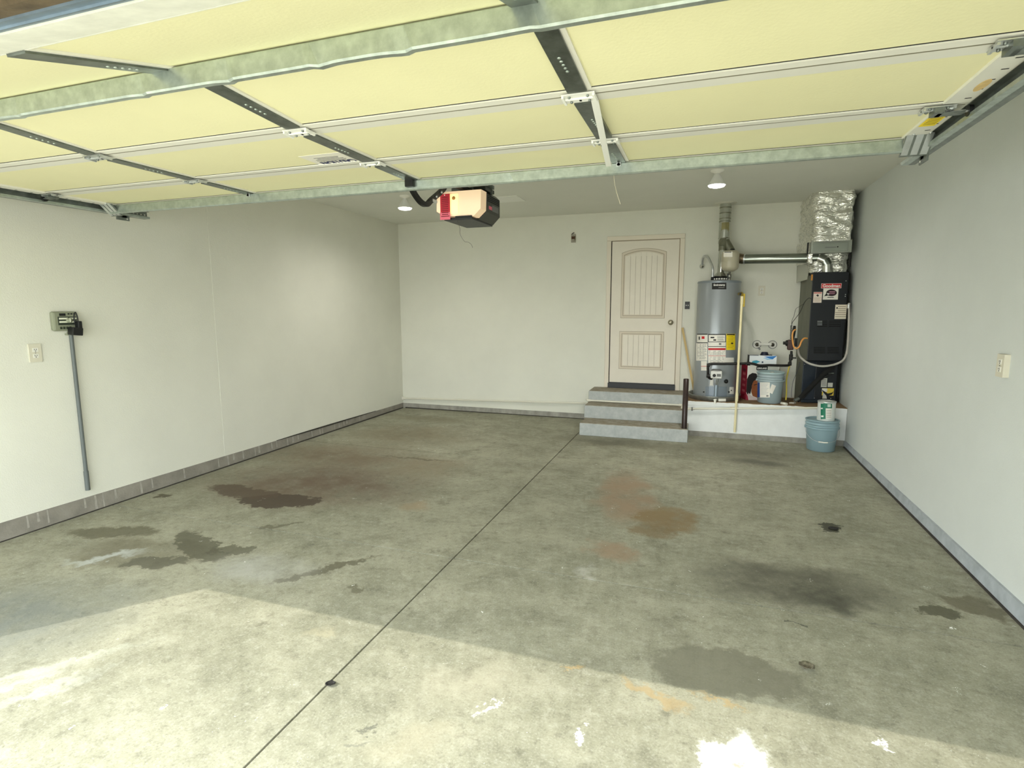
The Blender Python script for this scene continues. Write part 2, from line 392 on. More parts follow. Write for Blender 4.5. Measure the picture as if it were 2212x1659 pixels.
# black dirt crack along the top of the left curb and foot of the right one
def grime(pts, r, parent):
    MB().tube(pts, r, 6).build('grime', 'dirt_dark', parent)
grime([(XL+.004, y_, .146-(y_-.61)/(YB-.61)*.07) for y_ in (4.9, 5.3, 5.8, 6.3, 6.9)], [.003, .007, .009, .007, .003], cl)
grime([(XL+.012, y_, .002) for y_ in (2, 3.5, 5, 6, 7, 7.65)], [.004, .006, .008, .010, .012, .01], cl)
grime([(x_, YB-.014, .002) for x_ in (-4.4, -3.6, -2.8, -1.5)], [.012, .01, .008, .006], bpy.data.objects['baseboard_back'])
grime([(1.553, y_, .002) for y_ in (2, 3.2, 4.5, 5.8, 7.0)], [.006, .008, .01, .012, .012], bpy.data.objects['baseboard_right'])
# ------------------------------------------------------------------ the raised overhead door
gd = thing('garage_door', (-1.605, 2.0, 2.3), 'wide raised overhead garage door with pale yellow insulated panels and metal stiles', 'garage door')
SEC = [((.985, 2.192), (1.498, 2.330)), ((1.502, 2.330), (2.008, 2.300)), ((2.012, 2.300), (2.552, 2.300)), ((2.556, 2.300), (3.02, 2.300))]
RAILS = [(.004, .03), (.045, .036), (.064, .037), (.067, .05)]     # near rail, far rail widths
STX = [(-4.05, -3.975), (-2.815, -2.750), (-1.645, -1.578), (-.472, -.405), (.782, .862)]
def door_sections():
    for i, ((ya, za), (yb, zb)) in enumerate(SEC):
        L = math.hypot(yb-ya, zb-za); t = Vector((0, (yb-ya)/L, (zb-za)/L)); dn = Vector((0, t.z, -t.y)); o = Vector((0, ya, za))
        def P(x, s, n, o=o, t=t, dn=dn): return Vector((x, 0, 0))+o+t*s+dn*n
        def B(mb, x0, x1, s0, s1, n0, n1, P=P):
            return mb.hexa([P(x0,s0,n1),P(x1,s0,n1),P(x1,s1,n1),P(x0,s1,n1),P(x0,s0,n0),P(x1,s0,n0),P(x1,s1,n0),P(x0,s1,n0)])
        sec = B(MB(), -4.05, .862, .001, L-.001, -.05, -.004).build('door_section', 'white_steel', gd)
        rn, rf = RAILS[i]
        B(MB(), -4.05, .862, 0, rn, -.004, .0055).build('rail', 'white_steel' if i else 'white_dirty', sec)
        B(MB(), -4.05, .862, L-rf, L, -.004, .0055).build('rail', 'white_steel', sec)
        B(MB(), -4.05, .862, L-rf-.0055, L-rf, -.004, .0006).build('joint_line', 'black_gap', sec)
        B(MB(), -4.05, .862, rn, rn+.004, -.004, .0004).build('joint_line', 'joint_grey', sec)
        if i < 3: B(MB(), -4.05, .862, L-.001, L+.005, -.004, .0060).build('joint_line', 'joint_grey', sec)
        for k in range(4):
            B(MB(), STX[k][1]-.01, STX[k+1][0]+.01, rn+.004, L-rf-.0055, -.004, .0).build('panel', 'door_yellow', sec)
        for k, (x0, x1) in enumerate(STX):
            s0, s1 = (rn if i else 0), L-rf
            if k in (0, 4):
                st = B(MB(), x0, x1, s0, s1, 0, .010).build('end_stile', 'white_steel', sec)
                s = s0+.05
                while s < s1-.04:      # slotted holes of the end stile
                    xe = x1-.02 if k == 4 else x0+.02
                    B(MB(), xe-.012, xe+.008, s, s+.006, .0102, .0108).build('slot', 'black_gap', sec)
                    s += .085
            else:
                mb = B(MB(), x0, x1, s0, s1, 0, .012)
                mb.build('stile', 'stile_dark' , sec)
                if not (k == 3 and i == 2): B(MB(), x1, x1+.016, s0, s1, 0, .006).build('stile_flange', 'white_steel', sec)
                for q in range(5):     # row of rivet dimples
                    c = P((x0+x1)/2+.006*(q-2)*(.2), L*.45+q*.022, .012)
                    MB().lathe([(.0062, 0), (.005, -.0025), (.001, -.0035)], c, 8).build('rivet', 'galv', sec)
        if i < 3:                      # hinges across the joint to the next section
            for k, (x0, x1) in enumerate(STX):
                xm = (x0+x1)/2; w = .05 if k in (0, 4) else .058
                if k in (0, 4): xm += (.03 if k == 0 else -.045)
                h = MB(); B(h, xm-w, xm+w, L-.032, L-.002, .012, .0155); B(h, xm-w, xm+w, L+.004, L+.036, .012, .0155)
                for e in (-1, 1): B(h, xm+e*w*.92-.004, xm+e*w*.92+.004, L-.028, L+.03, .0155, .024)
                h.tube([P(xm-w, L+.001, .016), P(xm+w, L+.001, .016)], .0055, 8)
                hb = h.build('hinge', 'hinge_white' if k in (2, 3) else 'galv_bright', sec)
                for e in (-.55, .55):
                    for s in (L-.017, L+.022):
                        MB().lathe([(.005, 0), (.005, -.005), (.002, -.007)], P(xm+e*w, s, .0155), 8).build('bolt', 'galv_dark', sec)
                B(MB(), xm-.004, xm+.004, L+.012, L+.027, .0156, .0165).build('slot', 'black_gap', sec)
                if k in (0, 4):        # roller on its stem, running in the track
                    e = -1 if k == 0 else 1
                    xe = x0 if k == 0 else x1
                    h2 = MB(); B(h2, xm, xe, L-.01, L+.03, .03, .034); B(h2, xm-.015, xm+.015, L-.03, L+.034, .0155, .034)
                    h2.build('roller_bracket', 'galv_dark', sec)
                    MB().tube([P(xm, L+.012, .026), P(xe+e*.03, L+.012, .026)], .0055, 10).build('roller_stem', 'galv_bright', sec)
                    MB().tube([P(xe+e*.012, L+.012, .026), P(xe+e*.026, L+.012, .026)], .020, 16).build('roller', 'black_plastic', sec)
        SECOBJ.append((sec, P, B, L))
SECOBJ = []
mat('joint_grey', (120,116,96), .8)
mat('stile_dark', (112,118,113), .34, .85, var=.35, vscale=16, bump=.1, bscale=30)
mat('hinge_white', (236,236,230), .45)
door_sections()
s4, P4, B4, L4 = SECOBJ[0]; s2, P2_, B2_, L2 = SECOBJ[2]; s1, P1_, B1_, L1 = SECOBJ[3]
# bottom rail with retainer and rubber seal
B4(MB(), -4.05, .862, -.115, -.004, -.05, .0055).build('bottom_rail', 'white_dirty', s4)
B4(MB(), -4.05, .862, -.165, -.115, -.045, .001).build('seal_retainer', 'steel_blue', s4)
B4(MB(), -4.05, .862, -.212, -.165, -.04, -.004).build('rubber_seal', 'rubber_brown', s4)
B4(MB(), -4.05, .862, -.142, -.136, .001, .006).build('retainer_bead', 'steel_blue', s4)
# reinforcing struts: thin C channels, the near one dented
def strut(Yw, zt, zb, x0, x1, sec, dents, name='strut'):
    N = 200; prof = [(.045, zt-.0), (.004, zt), (0, zt-.004), (0, zb+.005), (.005, zb), (.022, zb)]
    vs = []; fs = []; K = len(prof)
    for i in range(N+1):
        x = x0+(x1-x0)*i/N; dy = dz = 0
        for (xc, wd, a, az) in dents:
            g = math.exp(-((x-xc)/wd)**2); dy += a*g*(1 if x < xc else -.55); dz += az*g
        for k, (py, pz) in enumerate(prof):
            f = max(0.0, min(1.0, (zt-pz)/(zt-zb)))
            vs.append((x, Yw+py+dy*f, pz+dz*f))
    for i in range(N):
        for k in range(K-1): fs.append((i*K+k, (i+1)*K+k, (i+1)*K+k+1, i*K+k+1))
    o = MB().add(vs, fs, False).build(name, 'galv', sec)
    md = o.modifiers.new('thickness', 'SOLIDIFY'); md.thickness = .0015; return o
def dx(px, py): return ony(px, py, 1.38).x
strut(1.38, 2.296, 2.232, -4.05, .85, s4, [(dx(305,180), .035, .006, -.001), (dx(490,148), .04, .007, -.002), (dx(682,115), .035, -.008, -.003),
      (dx(872,85), .05, .007, -.002), (dx(40,235), .05, .005, -.002), (dx(1150,40), .08, -.004, 0)])
strut(2.955, 2.290, 2.236, -4.03, .785, s1, [(-2.7, .06, .003, 0), (-1.0, .05, .003, 0)])
for k in (1, 2, 3):
    x = (STX[k][0]+STX[k][1])/2
    MB().box(x-.012, x+.012, 2.945, 2.953, 2.272, 2.29, .002).build('strut_clip', 'galv_bright', s1)
    MB().lathe([(.008, 0), (.008, .006), (.003, .008)], (x, 2.945, 2.28), 10, 'Y').build('bolt', 'galv_bright', s1)
    MB().box(x-.008, x+.008, 1.366, 1.378, 2.285, 2.31, .002).build('strut_clip', 'galv_bright', s4)
# ribbed top roller brackets
for e, xm in ((-1, -4.005), (1, .835)):
    f = MB()
    base = [(xm-.05, 2.93), (xm+.05, 2.93)]
    for j in range(3):
        xa = xm-.05+j*.036; f.hexa([(xa,2.975,2.225),(xa+.026,2.975,2.225),(xa+.026,2.982,2.225),(xa,2.982,2.225),
                                    (xa,2.90,2.293),(xa+.026,2.90,2.293),(xa+.026,2.907,2.293),(xa,2.907,2.293)])
    bkp = MB().hexa([(xm-.052,2.984,2.222),(xm+.056,2.984,2.222),(xm+.056,2.992,2.222),(xm-.052,2.992,2.222),
            (xm-.052,2.911,2.29),(xm+.056,2.911,2.29),(xm+.056,2.918,2.29),(xm-.052,2.918,2.29)]).build('top_roller_bracket', 'galv_dark', s1)
    f.build('bracket_ribs', 'galv_bright', s1)
    for q in (-.03, .03): MB().lathe([(.007, 0), (.006, -.006), (.002, -.008)], (xm+q, 2.892, 2.293), 10).build('bolt', 'galv_bright', s1)
    MB().tube([(xm, 2.99, 2.272), (xm+e*.075, 2.99, 2.272)], .0055, 8).build('roller_stem', 'galv_bright', s1)
    MB().tube([(xm+e*.052, 2.99, 2.272), (xm+e*.066, 2.99, 2.272)], .020, 16).build('roller', 'black_plastic', s1)
# labels on the door: large caution sticker, yellow sticker on the end stile, tan oval smear
lb = B2_(MB(), -1.905, -1.66, .345, .525, 0, .0012)
lb = lb.build('caution_label', 'label_white', s2)
text('caution_word', 'CAUTION', 1, (-1.775, 2.012+.49, 2.2978), (-1,0,0), (0,1,0), mat('print_blue', (34,42,92), .6), s2, width=.20, bold=.05, height=.052)
for j, (w_, y_) in enumerate(((.15, .455), (.17, .44), (.16, .425), (.12, .41), (.14, .395))):
    B2_(MB(), -1.785-w_/2, -1.785+w_/2, y_, y_+.006, .0012, .0018).build('print_line', 'print_grey', s2)
B1_(MB(), .787, .842, .10, .225, .010, .0114).build('yellow_label', 'label_yellow', s1)
for j in range(6): B1_(MB(), .795, .836, .117+j*.016, .121+j*.016, .0114, .0118).build('print_line', mat('print_olive', (120,104,20), .7), s1)
o = MB(); o.add([P2_(.834+.016*math.cos(a), .335+.055*math.sin(a), n_) for n_ in (.0101, .0112) for a in [2*PI*k/20 for k in range(20)]],
      [tuple(range(20)), tuple(range(39, 19, -1))]+[(k, (k+1) % 20, 20+(k+1) % 20, 20+k) for k in range(20)])
o.build('oval_sticker', mat('tan_sticker', (216,186,128), .7, var=.15, vscale=30), s2)
# the loose white trim strip that has peeled off and hangs down
a = Vector((-.392, 2.045, 2.283)); b = ony(1315, 359, 2.80)
pts = [a.lerp(b, t) for t in (0, .25, .5, .75, 1)]
wv = Vector((.013, 0, 0)); nn = (b-a).cross(wv).normalized()*.001; m_ = MB()
vs = []
for p in pts: vs += [p-wv-nn, p+wv-nn, p+wv+nn, p-wv+nn]
fs = [(0,1,2,3), (16,19,18,17)]
for i in range(4):
    for k in range(4): fs.append((i*4+k, i*4+(k+1) % 4, i*4+4+(k+1) % 4, i*4+4+k))
m_.add(vs, fs).build('loose_trim_strip', 'hinge_white', s2)
# ------------------------------------------------------------------ the two horizontal tracks
def track(e, xw, label):
    t = thing('door_track', (xw, 2.2, 2.25), label, 'track', 'overhead door tracks')
    path = [(.70, .02), (.70, 1.86)]+[(.70+.38*(1-math.cos(a)), 1.86+.412*math.sin(a)) for a in [PI/2*k/8 for k in range(1, 9)]]+[(1.6, 2.273), (3.30, 2.276)]
    def ribbon(xa, xb, off0, off1, name, m, p=path):
        vs = []; N = len(p)
        for i, (y, z) in enumerate(p):
            q0 = Vector(p[max(0, i-1)]); q1 = Vector(p[min(N-1, i+1)]); tt = (q1-q0).normalized(); nn = Vector((tt.y, -tt.x))
            for (x, of) in ((xa, off0), (xb, off0), (xb, off1), (xa, off1)): vs.append((x, y+nn.x*of, z+nn.y*of))
        fs = [(0,1,2,3), tuple((N-1)*4+k for k in (3,2,1,0))]
        for i in range(N-1):
            for k in range(4): fs.append((i*4+k, i*4+(k+1) % 4, i*4+4+(k+1) % 4, i*4+4+k))
        return MB().add(vs, fs).build(name, m, t)
    ribbon(xw, xw+e*.003, -.027, .027, 'web', 'galv_dark')
    ribbon(xw-e*.026, xw+e*.003, .024, .027, 'lower_lip', 'galv')
    ribbon(xw-e*.026, xw+e*.003, -.027, -.024, 'upper_lip', 'galv_dark')
    ribbon(xw-e*.028, xw-e*.025, .012, .027, 'lower_flange', 'galv')
    ribbon(xw+e*.003, xw+e*.03, .024, .027, 'stiffening_angle', 'galv_dark', [(1.0, 2.273), (3.30, 2.276)])
    for j in range(4): MB().lathe([(.005, 0), (.005, .001)], (xw-e*.0005, 3.19+.03*j, 2.278), 8, 'X').build('bolt_hole', 'white_steel', t)
    # hanger strap up to the ceiling and the end tab
    MB().box(xw+e*.004, xw+e*.010, 3.10, 3.14, 2.235, ZC).build('hanger_strap', 'galv_dark', t)
    MB().box(xw+e*.004, xw+e*.012, 3.06, 3.16, 2.215, 2.25, .002).build('end_tab', 'galv_dark', t)
    MB().lathe([(.005, 0), (.005, -e*.002)], (xw+e*.004, 3.14, 2.228), 8, 'X').build('tab_hole', 'white_steel', t)
    return t
track(-1, -4.105, 'galvanised horizontal door track along the long left wall with irrigation box')
track(1, .905, 'galvanised horizontal door track along the bluish right wall, above its outlet')
# ------------------------------------------------------------------ opener, lamps, ceiling hatch
mat('opener_body', (34,38,28), .4, var=.1, vscale=10)
mat('lens', (250,226,196), .5, emit=(255,210,164), estr=.28)
mat('lens_hot', (255,232,190), .5, emit=(255,222,140), estr=.75)
mat('tag_red', (196,36,56), .55); mat('tag_pink', (232,110,130), .55)
mat('bulb_glow', (255,255,250), .3, emit=(255,252,244), estr=14)
OX, OY, OZ = -1.613, 3.66, 2.17
op = thing('garage_door_opener', (OX, OY, OZ), 'dark ceiling-hung garage door opener with glowing lamp cover', 'door opener')
prof = [(-.115, 2.18), (.105, 2.172), (.158, 2.225), (.158, 2.345), (.13, 2.372), (-.135, 2.372), (-.165, 2.345), (-.165, 2.235)]
MB().prism([(OX+x, z) for x, z in prof], 'Y', 3.70, 3.985).build('housing', 'opener_body', op)
MB().box(OX-.11, OX+.10, 3.60, 3.99, 2.162, 2.18, .004).build('base_plate', 'black_plastic', op)
for j in range(4): MB().box(OX+.158, OX+.1605, 3.74, 3.97, 2.300+j*.012, 2.306+j*.012).build('vent_rib', 'black_gap', op)
MB().box(OX+.158, OX+.1605, 3.83, 3.95, 2.245, 2.285).build('name_plate', 'print_grey', op)
MB().box(OX+.158, OX+.1608, 3.765, 3.82, 2.25, 2.272, .0).build('red_badge', 'tag_pink', op)
MB().box(OX+.06, OX+.15, 3.72, 3.90, 2.372, 2.40, .006).build('top_cover', 'opener_body', op)
lp = [(-.165, 2.225), (-.11, 2.192), (.11, 2.182), (.162, 2.228), (.166, 2.352), (-.16, 2.352)]
le = MB().prism([(OX+x, z) for x, z in lp], 'Y', 3.60, 3.70).build('lamp_cover', 'lens', op)
MB().box(OX-.085, OX+.0, 3.594, 3.60, 2.205, 2.335, .004).build('lens_panel', 'lens_hot', le)
MB().lathe([(.01, 0), (.012, -.006), (.004, -.008)], (OX-.03, 3.594, 2.305), 12, 'Y').build('bulb_spot', mat('amber_dark', (190,130,60), .6), le)
MB().box(OX-.02, OX+.10, 3.588, 3.60, 2.178, 2.186).build('latch', 'black_plastic', op)
MB().box(OX-.02, OX+.02, .64, 3.80, 2.372, 2.40).build('rail', 'black_metal', op)
MB().box(OX-.03, OX+.03, .61, .66, 2.35, 2.42).build('header_bracket', 'galv_dark', op)
for x in (-.14, .14):
    MB().box(OX+x-.015, OX+x+.015, 3.84, 3.845, 2.36, ZC).build('hanger', 'galv_dark', op)
MB().box(OX-.16, OX+.16, 3.838, 3.868, 2.40, 2.425).build('hanger_angle', 'galv_dark', op)
# curved arm from the top of the door to the trolley
arm = smooth_path([(OX-.012, 2.94, 2.285), (OX-.012, 2.99, 2.235), (OX-.004, 3.06, 2.19), (OX, 3.13, 2.185), (OX, 3.20, 2.225), (OX, 3.36, 2.315), (OX, 3.42, 2.375)], 5)
vs = []; fs = []; N = len(arm)
for i, p in enumerate(arm):
    q = (arm[min(N-1, i+1)]-arm[max(0, i-1)]).normalized(); nn = Vector((0, -q.z, q.y))
    for sx, sn in ((-.012, -.014), (.012, -.014), (.012, .014), (-.012, .014)): vs.append(p+Vector((sx, 0, 0))+nn*sn)
fs = [(0,1,2,3), tuple((N-1)*4+k for k in (3,2,1,0))]
for i in range(N-1):
    for k in range(4): fs.append((i*4+k, i*4+(k+1) % 4, i*4+4+(k+1) % 4, i*4+4+k))
ar = MB().add(vs, fs).build('door_arm', 'black_metal', op)
for p in ((OX+.013, 3.24, 2.25), (OX+.013, 3.31, 2.29)): MB().lathe([(.009, 0), (.009, .006), (.004, .008)], p, 8, 'X').build('bolt', 'galv_bright', ar)
p = (OX-.012, 3.22, 2.235); MB().box(OX-.014, OX+.014, 3.19, 3.25, 2.212, 2.228).build('splice_plate', 'galv_bright', ar)
MB().box(OX-.03, OX+.02, 2.925, 2.952, 2.25, 2.30, .003).build('door_bracket', 'black_metal', ar)
tg = thing('red_hang_tag', (OX-.12, 3.585, 2.24), 'long red warning tag hanging from the opener lamp cover', 'tag')
x0 = OX-.128; x1 = x0+.072
MB().box(x0, x1, 3.583, 3.585, 2.215, 2.335, .0).build('upper_tag', 'tag_red', tg)
MB().box(x0-.003, x1+.001, 3.583, 3.585, 2.165, 2.2152).build('lower_tag', 'tag_pink', tg)
MB().lathe([(.004, 0), (.004, -.001)], ((x0+x1)/2-.002, 3.5825, 2.327), 10, 'Y').build('eyelet', 'print_white', tg)
for j in range(11):
    w_ = random.uniform(.045, .062); z_ = 2.31-j*.0125
    MB().box((x0+x1)/2-w_/2, (x0+x1)/2+w_/2, 3.5815, 3.583, z_, z_+.005).build('print_line', mat('print_darkred', (120,12,30), .6), tg)
MB().tube([((x0+x1)/2, 3.584, 2.327), ((x0+x1)/2+.01, 3.586, 2.36), (OX-.1, 3.65, 2.375)], .0012, 6).build('string', 'print_white', tg)
# thin cords
c = smooth_path([(OX-.02, 3.62, 2.163), ony(993, 492, 3.62), ony(994, 506, 3.62), ony(1003, 521, 3.62), ony(1011, 523, 3.62), ony(1018, 528, 3.62), ony(1021, 535, 3.62)], 5)
tag(MB().tube(c, .0014, 6).build('antenna_wire', mat('wire_grey', (110,106,100), .6)), 'thin grey aerial wire dangling below the door opener', 'wire')
c = smooth_path([(ony(1326, 372, 2.98)), ony(1327, 392, 3.0), ony(1332, 415, 3.0), ony(1340, 441, 3.0)], 5)
c[0] = Vector((c[0].x, 2.975, 2.28))
tag(MB().tube(c, .0013, 6).build('pull_cord', mat('cord_cream', (206,196,170), .8)), 'thin cream cord dangling from the far strut near the loose trim strip', 'cord')
# flood bulbs in ceiling lampholders
def bulb(x, y, label, s=1.0):
    t = thing('ceiling_lamp', (x, y, ZC), label, 'lamp', 'bare flood bulbs on the ceiling')
    MB().lathe([(.06, 0), (.058, -.012), (.03, -.022), (.026, -.03)], (x, y, ZC), 24).build('lampholder', 'white_plastic', t)
    MB().lathe([(.022, -.028), (.03, -.045), (.062*s, -.105), (.075*s, -.128), (.077*s, -.135)], (x, y, ZC), 28).build('reflector', mat('reflector_white', (226,226,222), .5), t)
    MB().lathe([(.077*s, -.135), (.066*s, -.147), (.04*s, -.154), (.001, -.157)], (x, y, ZC), 28, cap=False).build('bulb_face', 'bulb_glow', t)
    ld = bpy.data.lights.new('bulb_light', 'SPOT'); lo = bpy.data.objects.new('bulb_light', ld); COL.objects.link(lo)
    ld.energy = LAMP_W; ld.spot_size = math.radians(172); ld.spot_blend = 1.0; ld.shadow_soft_size = .06; ld.color = (1, .97, .9)
    lo.location = (0, 0, -.165); lo.parent = t
LAMP_W = 88
bulb(.06, 5.70, 'bare white flood bulb hanging from the ceiling in front of the water heater flue')
bulb(-3.26, 5.80, 'bare white flood bulb on the ceiling left of the curved opener arm')
hatch = [(-2.34, 6.19), (-2.06, 6.19), (-2.06, 6.53), (-2.34, 6.53)]
tag(MB().box(-2.40, -2.055, 6.19, 6.53, ZC-.006, ZC, .002).build('ceiling_hatch', mat('hatch_white', (238,238,230), .7)), 'small white rectangular cover plate on the ceiling behind the opener', 'cover plate')
# ------------------------------------------------------------------ house door in the back wall
d1 = tag(MB().box(-1.203, -.338, YB-.004, YB+.004, .53, 2.436).build('door_1', mat('door_paint', (226,219,204), .6, var=.03, vscale=4)), kind='structure')
mat('door_groove', (150,136,114), .8); mat('door_mould', (214,203,184), .6); mat('door_plank', (228,221,206), .6, var=.03, vscale=6)
mat('casing', (224,215,198), .6, var=.02, vscale=5)
yd = YB-.004
def panel_frame(x0, x1, z0, z1, arch):
    # moulding: raised band following an arched rectangle; groove ring behind; planks inside
    def outline(ins):
        a, b, c, e = x0+ins, x1-ins, z0+ins, z1-ins
        pts = [(a, c), (b, c)]
        if arch > 0:
            for k in range(13):
                t = 1-k/12; x = a+(b-a)*t; pts.append((x, e-arch*(2*t-1)**2))
        else: pts += [(b, e), (a, e)]
        return pts
    def ring(i0, i1, ya, yb, name, m):
        A, B_ = outline(i0), outline(i1); n = len(A)
        vs = [(x, ya, z) for x, z in A]+[(x, ya, z) for x, z in B_]+[(x, yb, z) for x, z in A]+[(x, yb, z) for x, z in B_]
        fs = []
        for i in range(n):
            j = (i+1) % n; fs += [(i, j, n+j, n+i), (2*n+i, 3*n+i, 3*n+j, 2*n+j), (i, 2*n+i, 2*n+j, j), (n+i, n+j, 3*n+j, 3*n+i)]
        return MB().add(vs, fs).build(name, m, d1)
    ring(-.004, .0, yd-.0015, yd+.001, 'panel_groove', 'door_groove')
    ring(.0, .026, yd-.007, yd+.001, 'moulding', 'door_mould')
    ring(.026, .031, yd-.0015, yd+.001, 'panel_groove', 'door_groove')
    ring(.031, .044, yd-.006, yd+.001, 'moulding', 'door_mould')
    a, b = x0+.044, x1-.044; n = 7; w = (b-a)/n
    MB().box(a, b, yd-.0008, yd+.001, z0+.044, z1-.044-arch).build('panel_ground', 'door_groove', d1)
    for k in range(n):
        xa, xb = a+k*w+(.0014 if k else 0), a+(k+1)*w-(.0014 if k < n-1 else 0)
        def top(x):
            t = (x-(x0+.044))/((x1-.044)-(x0+.044)); return z1-.044-arch*(2*t-1)**2
        MB().prism([(xa, z0+.044), (xb, z0+.044), (xb, top(xb)), (xa, top(xa))], 'Y', yd-.005, yd+.001).build('plank', 'door_plank', d1)
panel_frame(-1.067, -.497, 1.425, 2.335, .055)
panel_frame(-1.075, -.497, .735, 1.24, 0)
MB().box(-1.22, -.325, YB-.035, YB, .47, .535).build('threshold', 'black_plastic', d1)
MB().box(-1.22, -.325, YB-.006, YB+.002, .533, .545).build('door_sweep', 'black_plastic', d1)
kn = MB().lathe([(.034, 0), (.034, -.008), (.014, -.014), (.014, -.034), (.028, -.046), (.031, -.06), (.024, -.07), (.001, -.072)], (-.413, yd, 1.368), 24, 'Y').build('door_knob', mat('knob_metal', (176,170,150), .3, .9), d1)
tr = MB()
for (xa, xb, za, zb) in ((-1.272, -1.213, .47, 2.445), (-.328, -.270, .45, 2.445), (-1.272, -.270, 2.446, 2.505)):
    tr.box(xa, xb, YB-.018, YB+.002, za, zb, .004)
t1 = tag(tr.build('trim_1', 'casing'), kind='structure')
MB().box(-1.2135, -1.203, YB-.006, YB+.002, .5, 2.446).build('jamb_shadow_gap', 'black_gap', t1)
MB().box(-1.2135, -.328, YB-.006, YB+.002, 2.436, 2.446).build('door_stop', 'door_groove', t1)
MB().box(-.338, -.328, YB-.006, YB+.002, .5, 2.446).build('door_stop', 'door_groove', t1)
# ------------------------------------------------------------------ concrete steps
def step_mat(name, top, side):
    m = bpy.data.materials.new(name); m.use_nodes = True; MATS[name] = m
    n, l = m.node_tree.nodes, m.node_tree.links; b = n['Principled BSDF']
    g = n.new('ShaderNodeTexCoord'); nz = n.new('ShaderNodeTexNoise'); nz.inputs['Scale'].default_value = 14; nz.inputs['Detail'].default_value = 7; nz.inputs['Roughness'].default_value = .65
    l.new(g.outputs['Object'], nz.inputs['Vector'])
    r = n.new('ShaderNodeMapRange'); r.inputs[1].default_value = .35; r.inputs[2].default_value = .65; l.new(nz.outputs[0], r.inputs[0])
    mx = n.new('ShaderNodeMixRGB'); mx.inputs[1].default_value = S(top); mx.inputs[2].default_value = S(side); l.new(r.outputs[0], mx.inputs[0])
    l.new(mx.outputs[0], b.inputs['Base Color']); b.inputs['Roughness'].default_value = .85
step_mat('step_riser', (166,170,168), (184,187,184)); step_mat('step_tread', (132,122,104), (158,152,138))
st = thing('concrete_steps', (-.8, 7.2, 0), 'three blue-grey painted concrete steps with worn brown treads below the house door', 'steps')
for (x0, x1, y0, y1, z0, z1) in ((-1.40, -.122, 6.67, 7.05, 0, .157), (-1.41, PLX-.004, 7.0, YB-.04, .157, .322), (-1.415, PLX-.004, 7.3, YB-.001, .322, .468)):
    s_ = MB().box(x0, x1, y0, y1, z0, z1-.006, .006).build('step', 'step_riser', st)
    MB().box(x0+.006, x1-.006, y0+.006, y1, z1-.008, z1, .002).build('tread', 'step_tread', s_)
# ------------------------------------------------------------------ brown post on the lowest step
pp = thing('brown_post', (-.165, 6.74, .157), 'dark brown metal pipe post standing on the lowest concrete step', 'post')
mat('brown_metal', (52,38,34), .35, .2, var=.2, vscale=20)
MB().lathe([(.031, .157), (.031, .74), (.026, .742), (.026, .70)], (-.165, 6.74, 0), 20, cap=False).build('pipe', 'brown_metal', pp)
MB().lathe([(.034, .157), (.034, .163)], (-.165, 6.74, 0), 20).build('base_ring', 'black_metal', pp)
# ------------------------------------------------------------------ raised platform
mat('plywood', (110,86,60), .85, col2=(150,122,88), vscale=9, stretch=(1,4,1)); mat('platform_white', (232,234,232), .7, var=.05, vscale=6, bump=.3, bscale=90)
pl = thing('utility_platform', (.7, 7.4, 0), 'low white boxed platform with a worn plywood top under the furnace', 'platform')
MB().box(PLX, XR-.003, PLY, YB-.001, .06, PLZ-.018).build('body', 'platform_white', pl)
MB().box(PLX, XR-.003, PLY-.004, YB-.001, PLZ-.018, PLZ).build('plywood_top', 'plywood', pl)
MB().box(PLX-.002, XR-.003, PLY-.014, PLY+.02, 0, .062).build('concrete_base', 'concrete_curb', pl)
# worn ragged lip of white plaster along the front edge
vs = []; N = 90
for i in range(N+1):
    x = PLX+(XR-.003-PLX)*i/N; h = .008+.010*noise.noise(Vector((x*9, 3, 0)))+.006*noise.noise(Vector((x*31, 7, 0)))
    vs += [(x, PLY-.008, PLZ-.05), (x, PLY-.008, PLZ-.010+h*.6), (x, PLY-.003, PLZ-.010+h*.6), (x, PLY-.003, PLZ-.05)]
fs = []
for i in range(N):
    for k in range(4): fs.append((i*4+k, i*4+(k+1) % 4, i*4+4+(k+1) % 4, i*4+4+k))
MB().add(vs, fs).build('plaster_lip', 'platform_white', pl)
MB().box(.34, .40, PLY-.002, PLY, .37, .425).build('tape_patch', mat('tape_cream', (222,212,180), .7), pl)
# ------------------------------------------------------------------ white drain pipe along the back wall and platform
mat('pvc', (222,218,202), .45, var=.04, vscale=8)
dp = thing('drain_pipe', (-1.5, 7.3, .2), 'long white plastic drain pipe running low along the back wall and over the steps', 'pipe')
r_ = .0125
MB().tube([(-4.43, YB-.03, .152), (-1.445, YB-.03, .232)], r_, 12).build('pipe_run', 'pvc', dp)
MB().tube(smooth_path([(-1.46, YB-.03, .232), (-1.437, YB-.06, .236), (-1.437, 7.32, .336), (-1.42, 7.28, .337), (-1.39, 7.278, .338)], 4), r_, 12).build('pipe_bend', 'pvc', dp)
MB().tube([(-1.40, 7.278, .338), (PLX-.03, 7.278, .338)], r_, 12).build('pipe_run', 'pvc', dp)
MB().tube(smooth_path([(PLX-.045, 7.278, .338), (PLX-.02, 7.26, .338), (PLX-.02, 7.08, .336), (PLX-.0, 7.05, .335), (PLX+.04, 7.045, .336)], 4), r_, 12).build('pipe_bend', 'pvc', dp)
MB().tube([(PLX+.02, 7.045, .335), (1.30, 7.045, .43)], r_, 12).build('pipe_run', 'pvc', dp)
for x, y_, z_ in ((-2.35, YB-.03, .208), (-1.40, 7.278, .338), (PLX-.045, 7.278, .338), (PLX+.05, 7.045, .337), (-4.40, YB-.03, .153)):
    MB().tube([(x-.018, y_, z_), (x+.018, y_, z_)], .017, 12).build('coupling', 'pvc', dp)
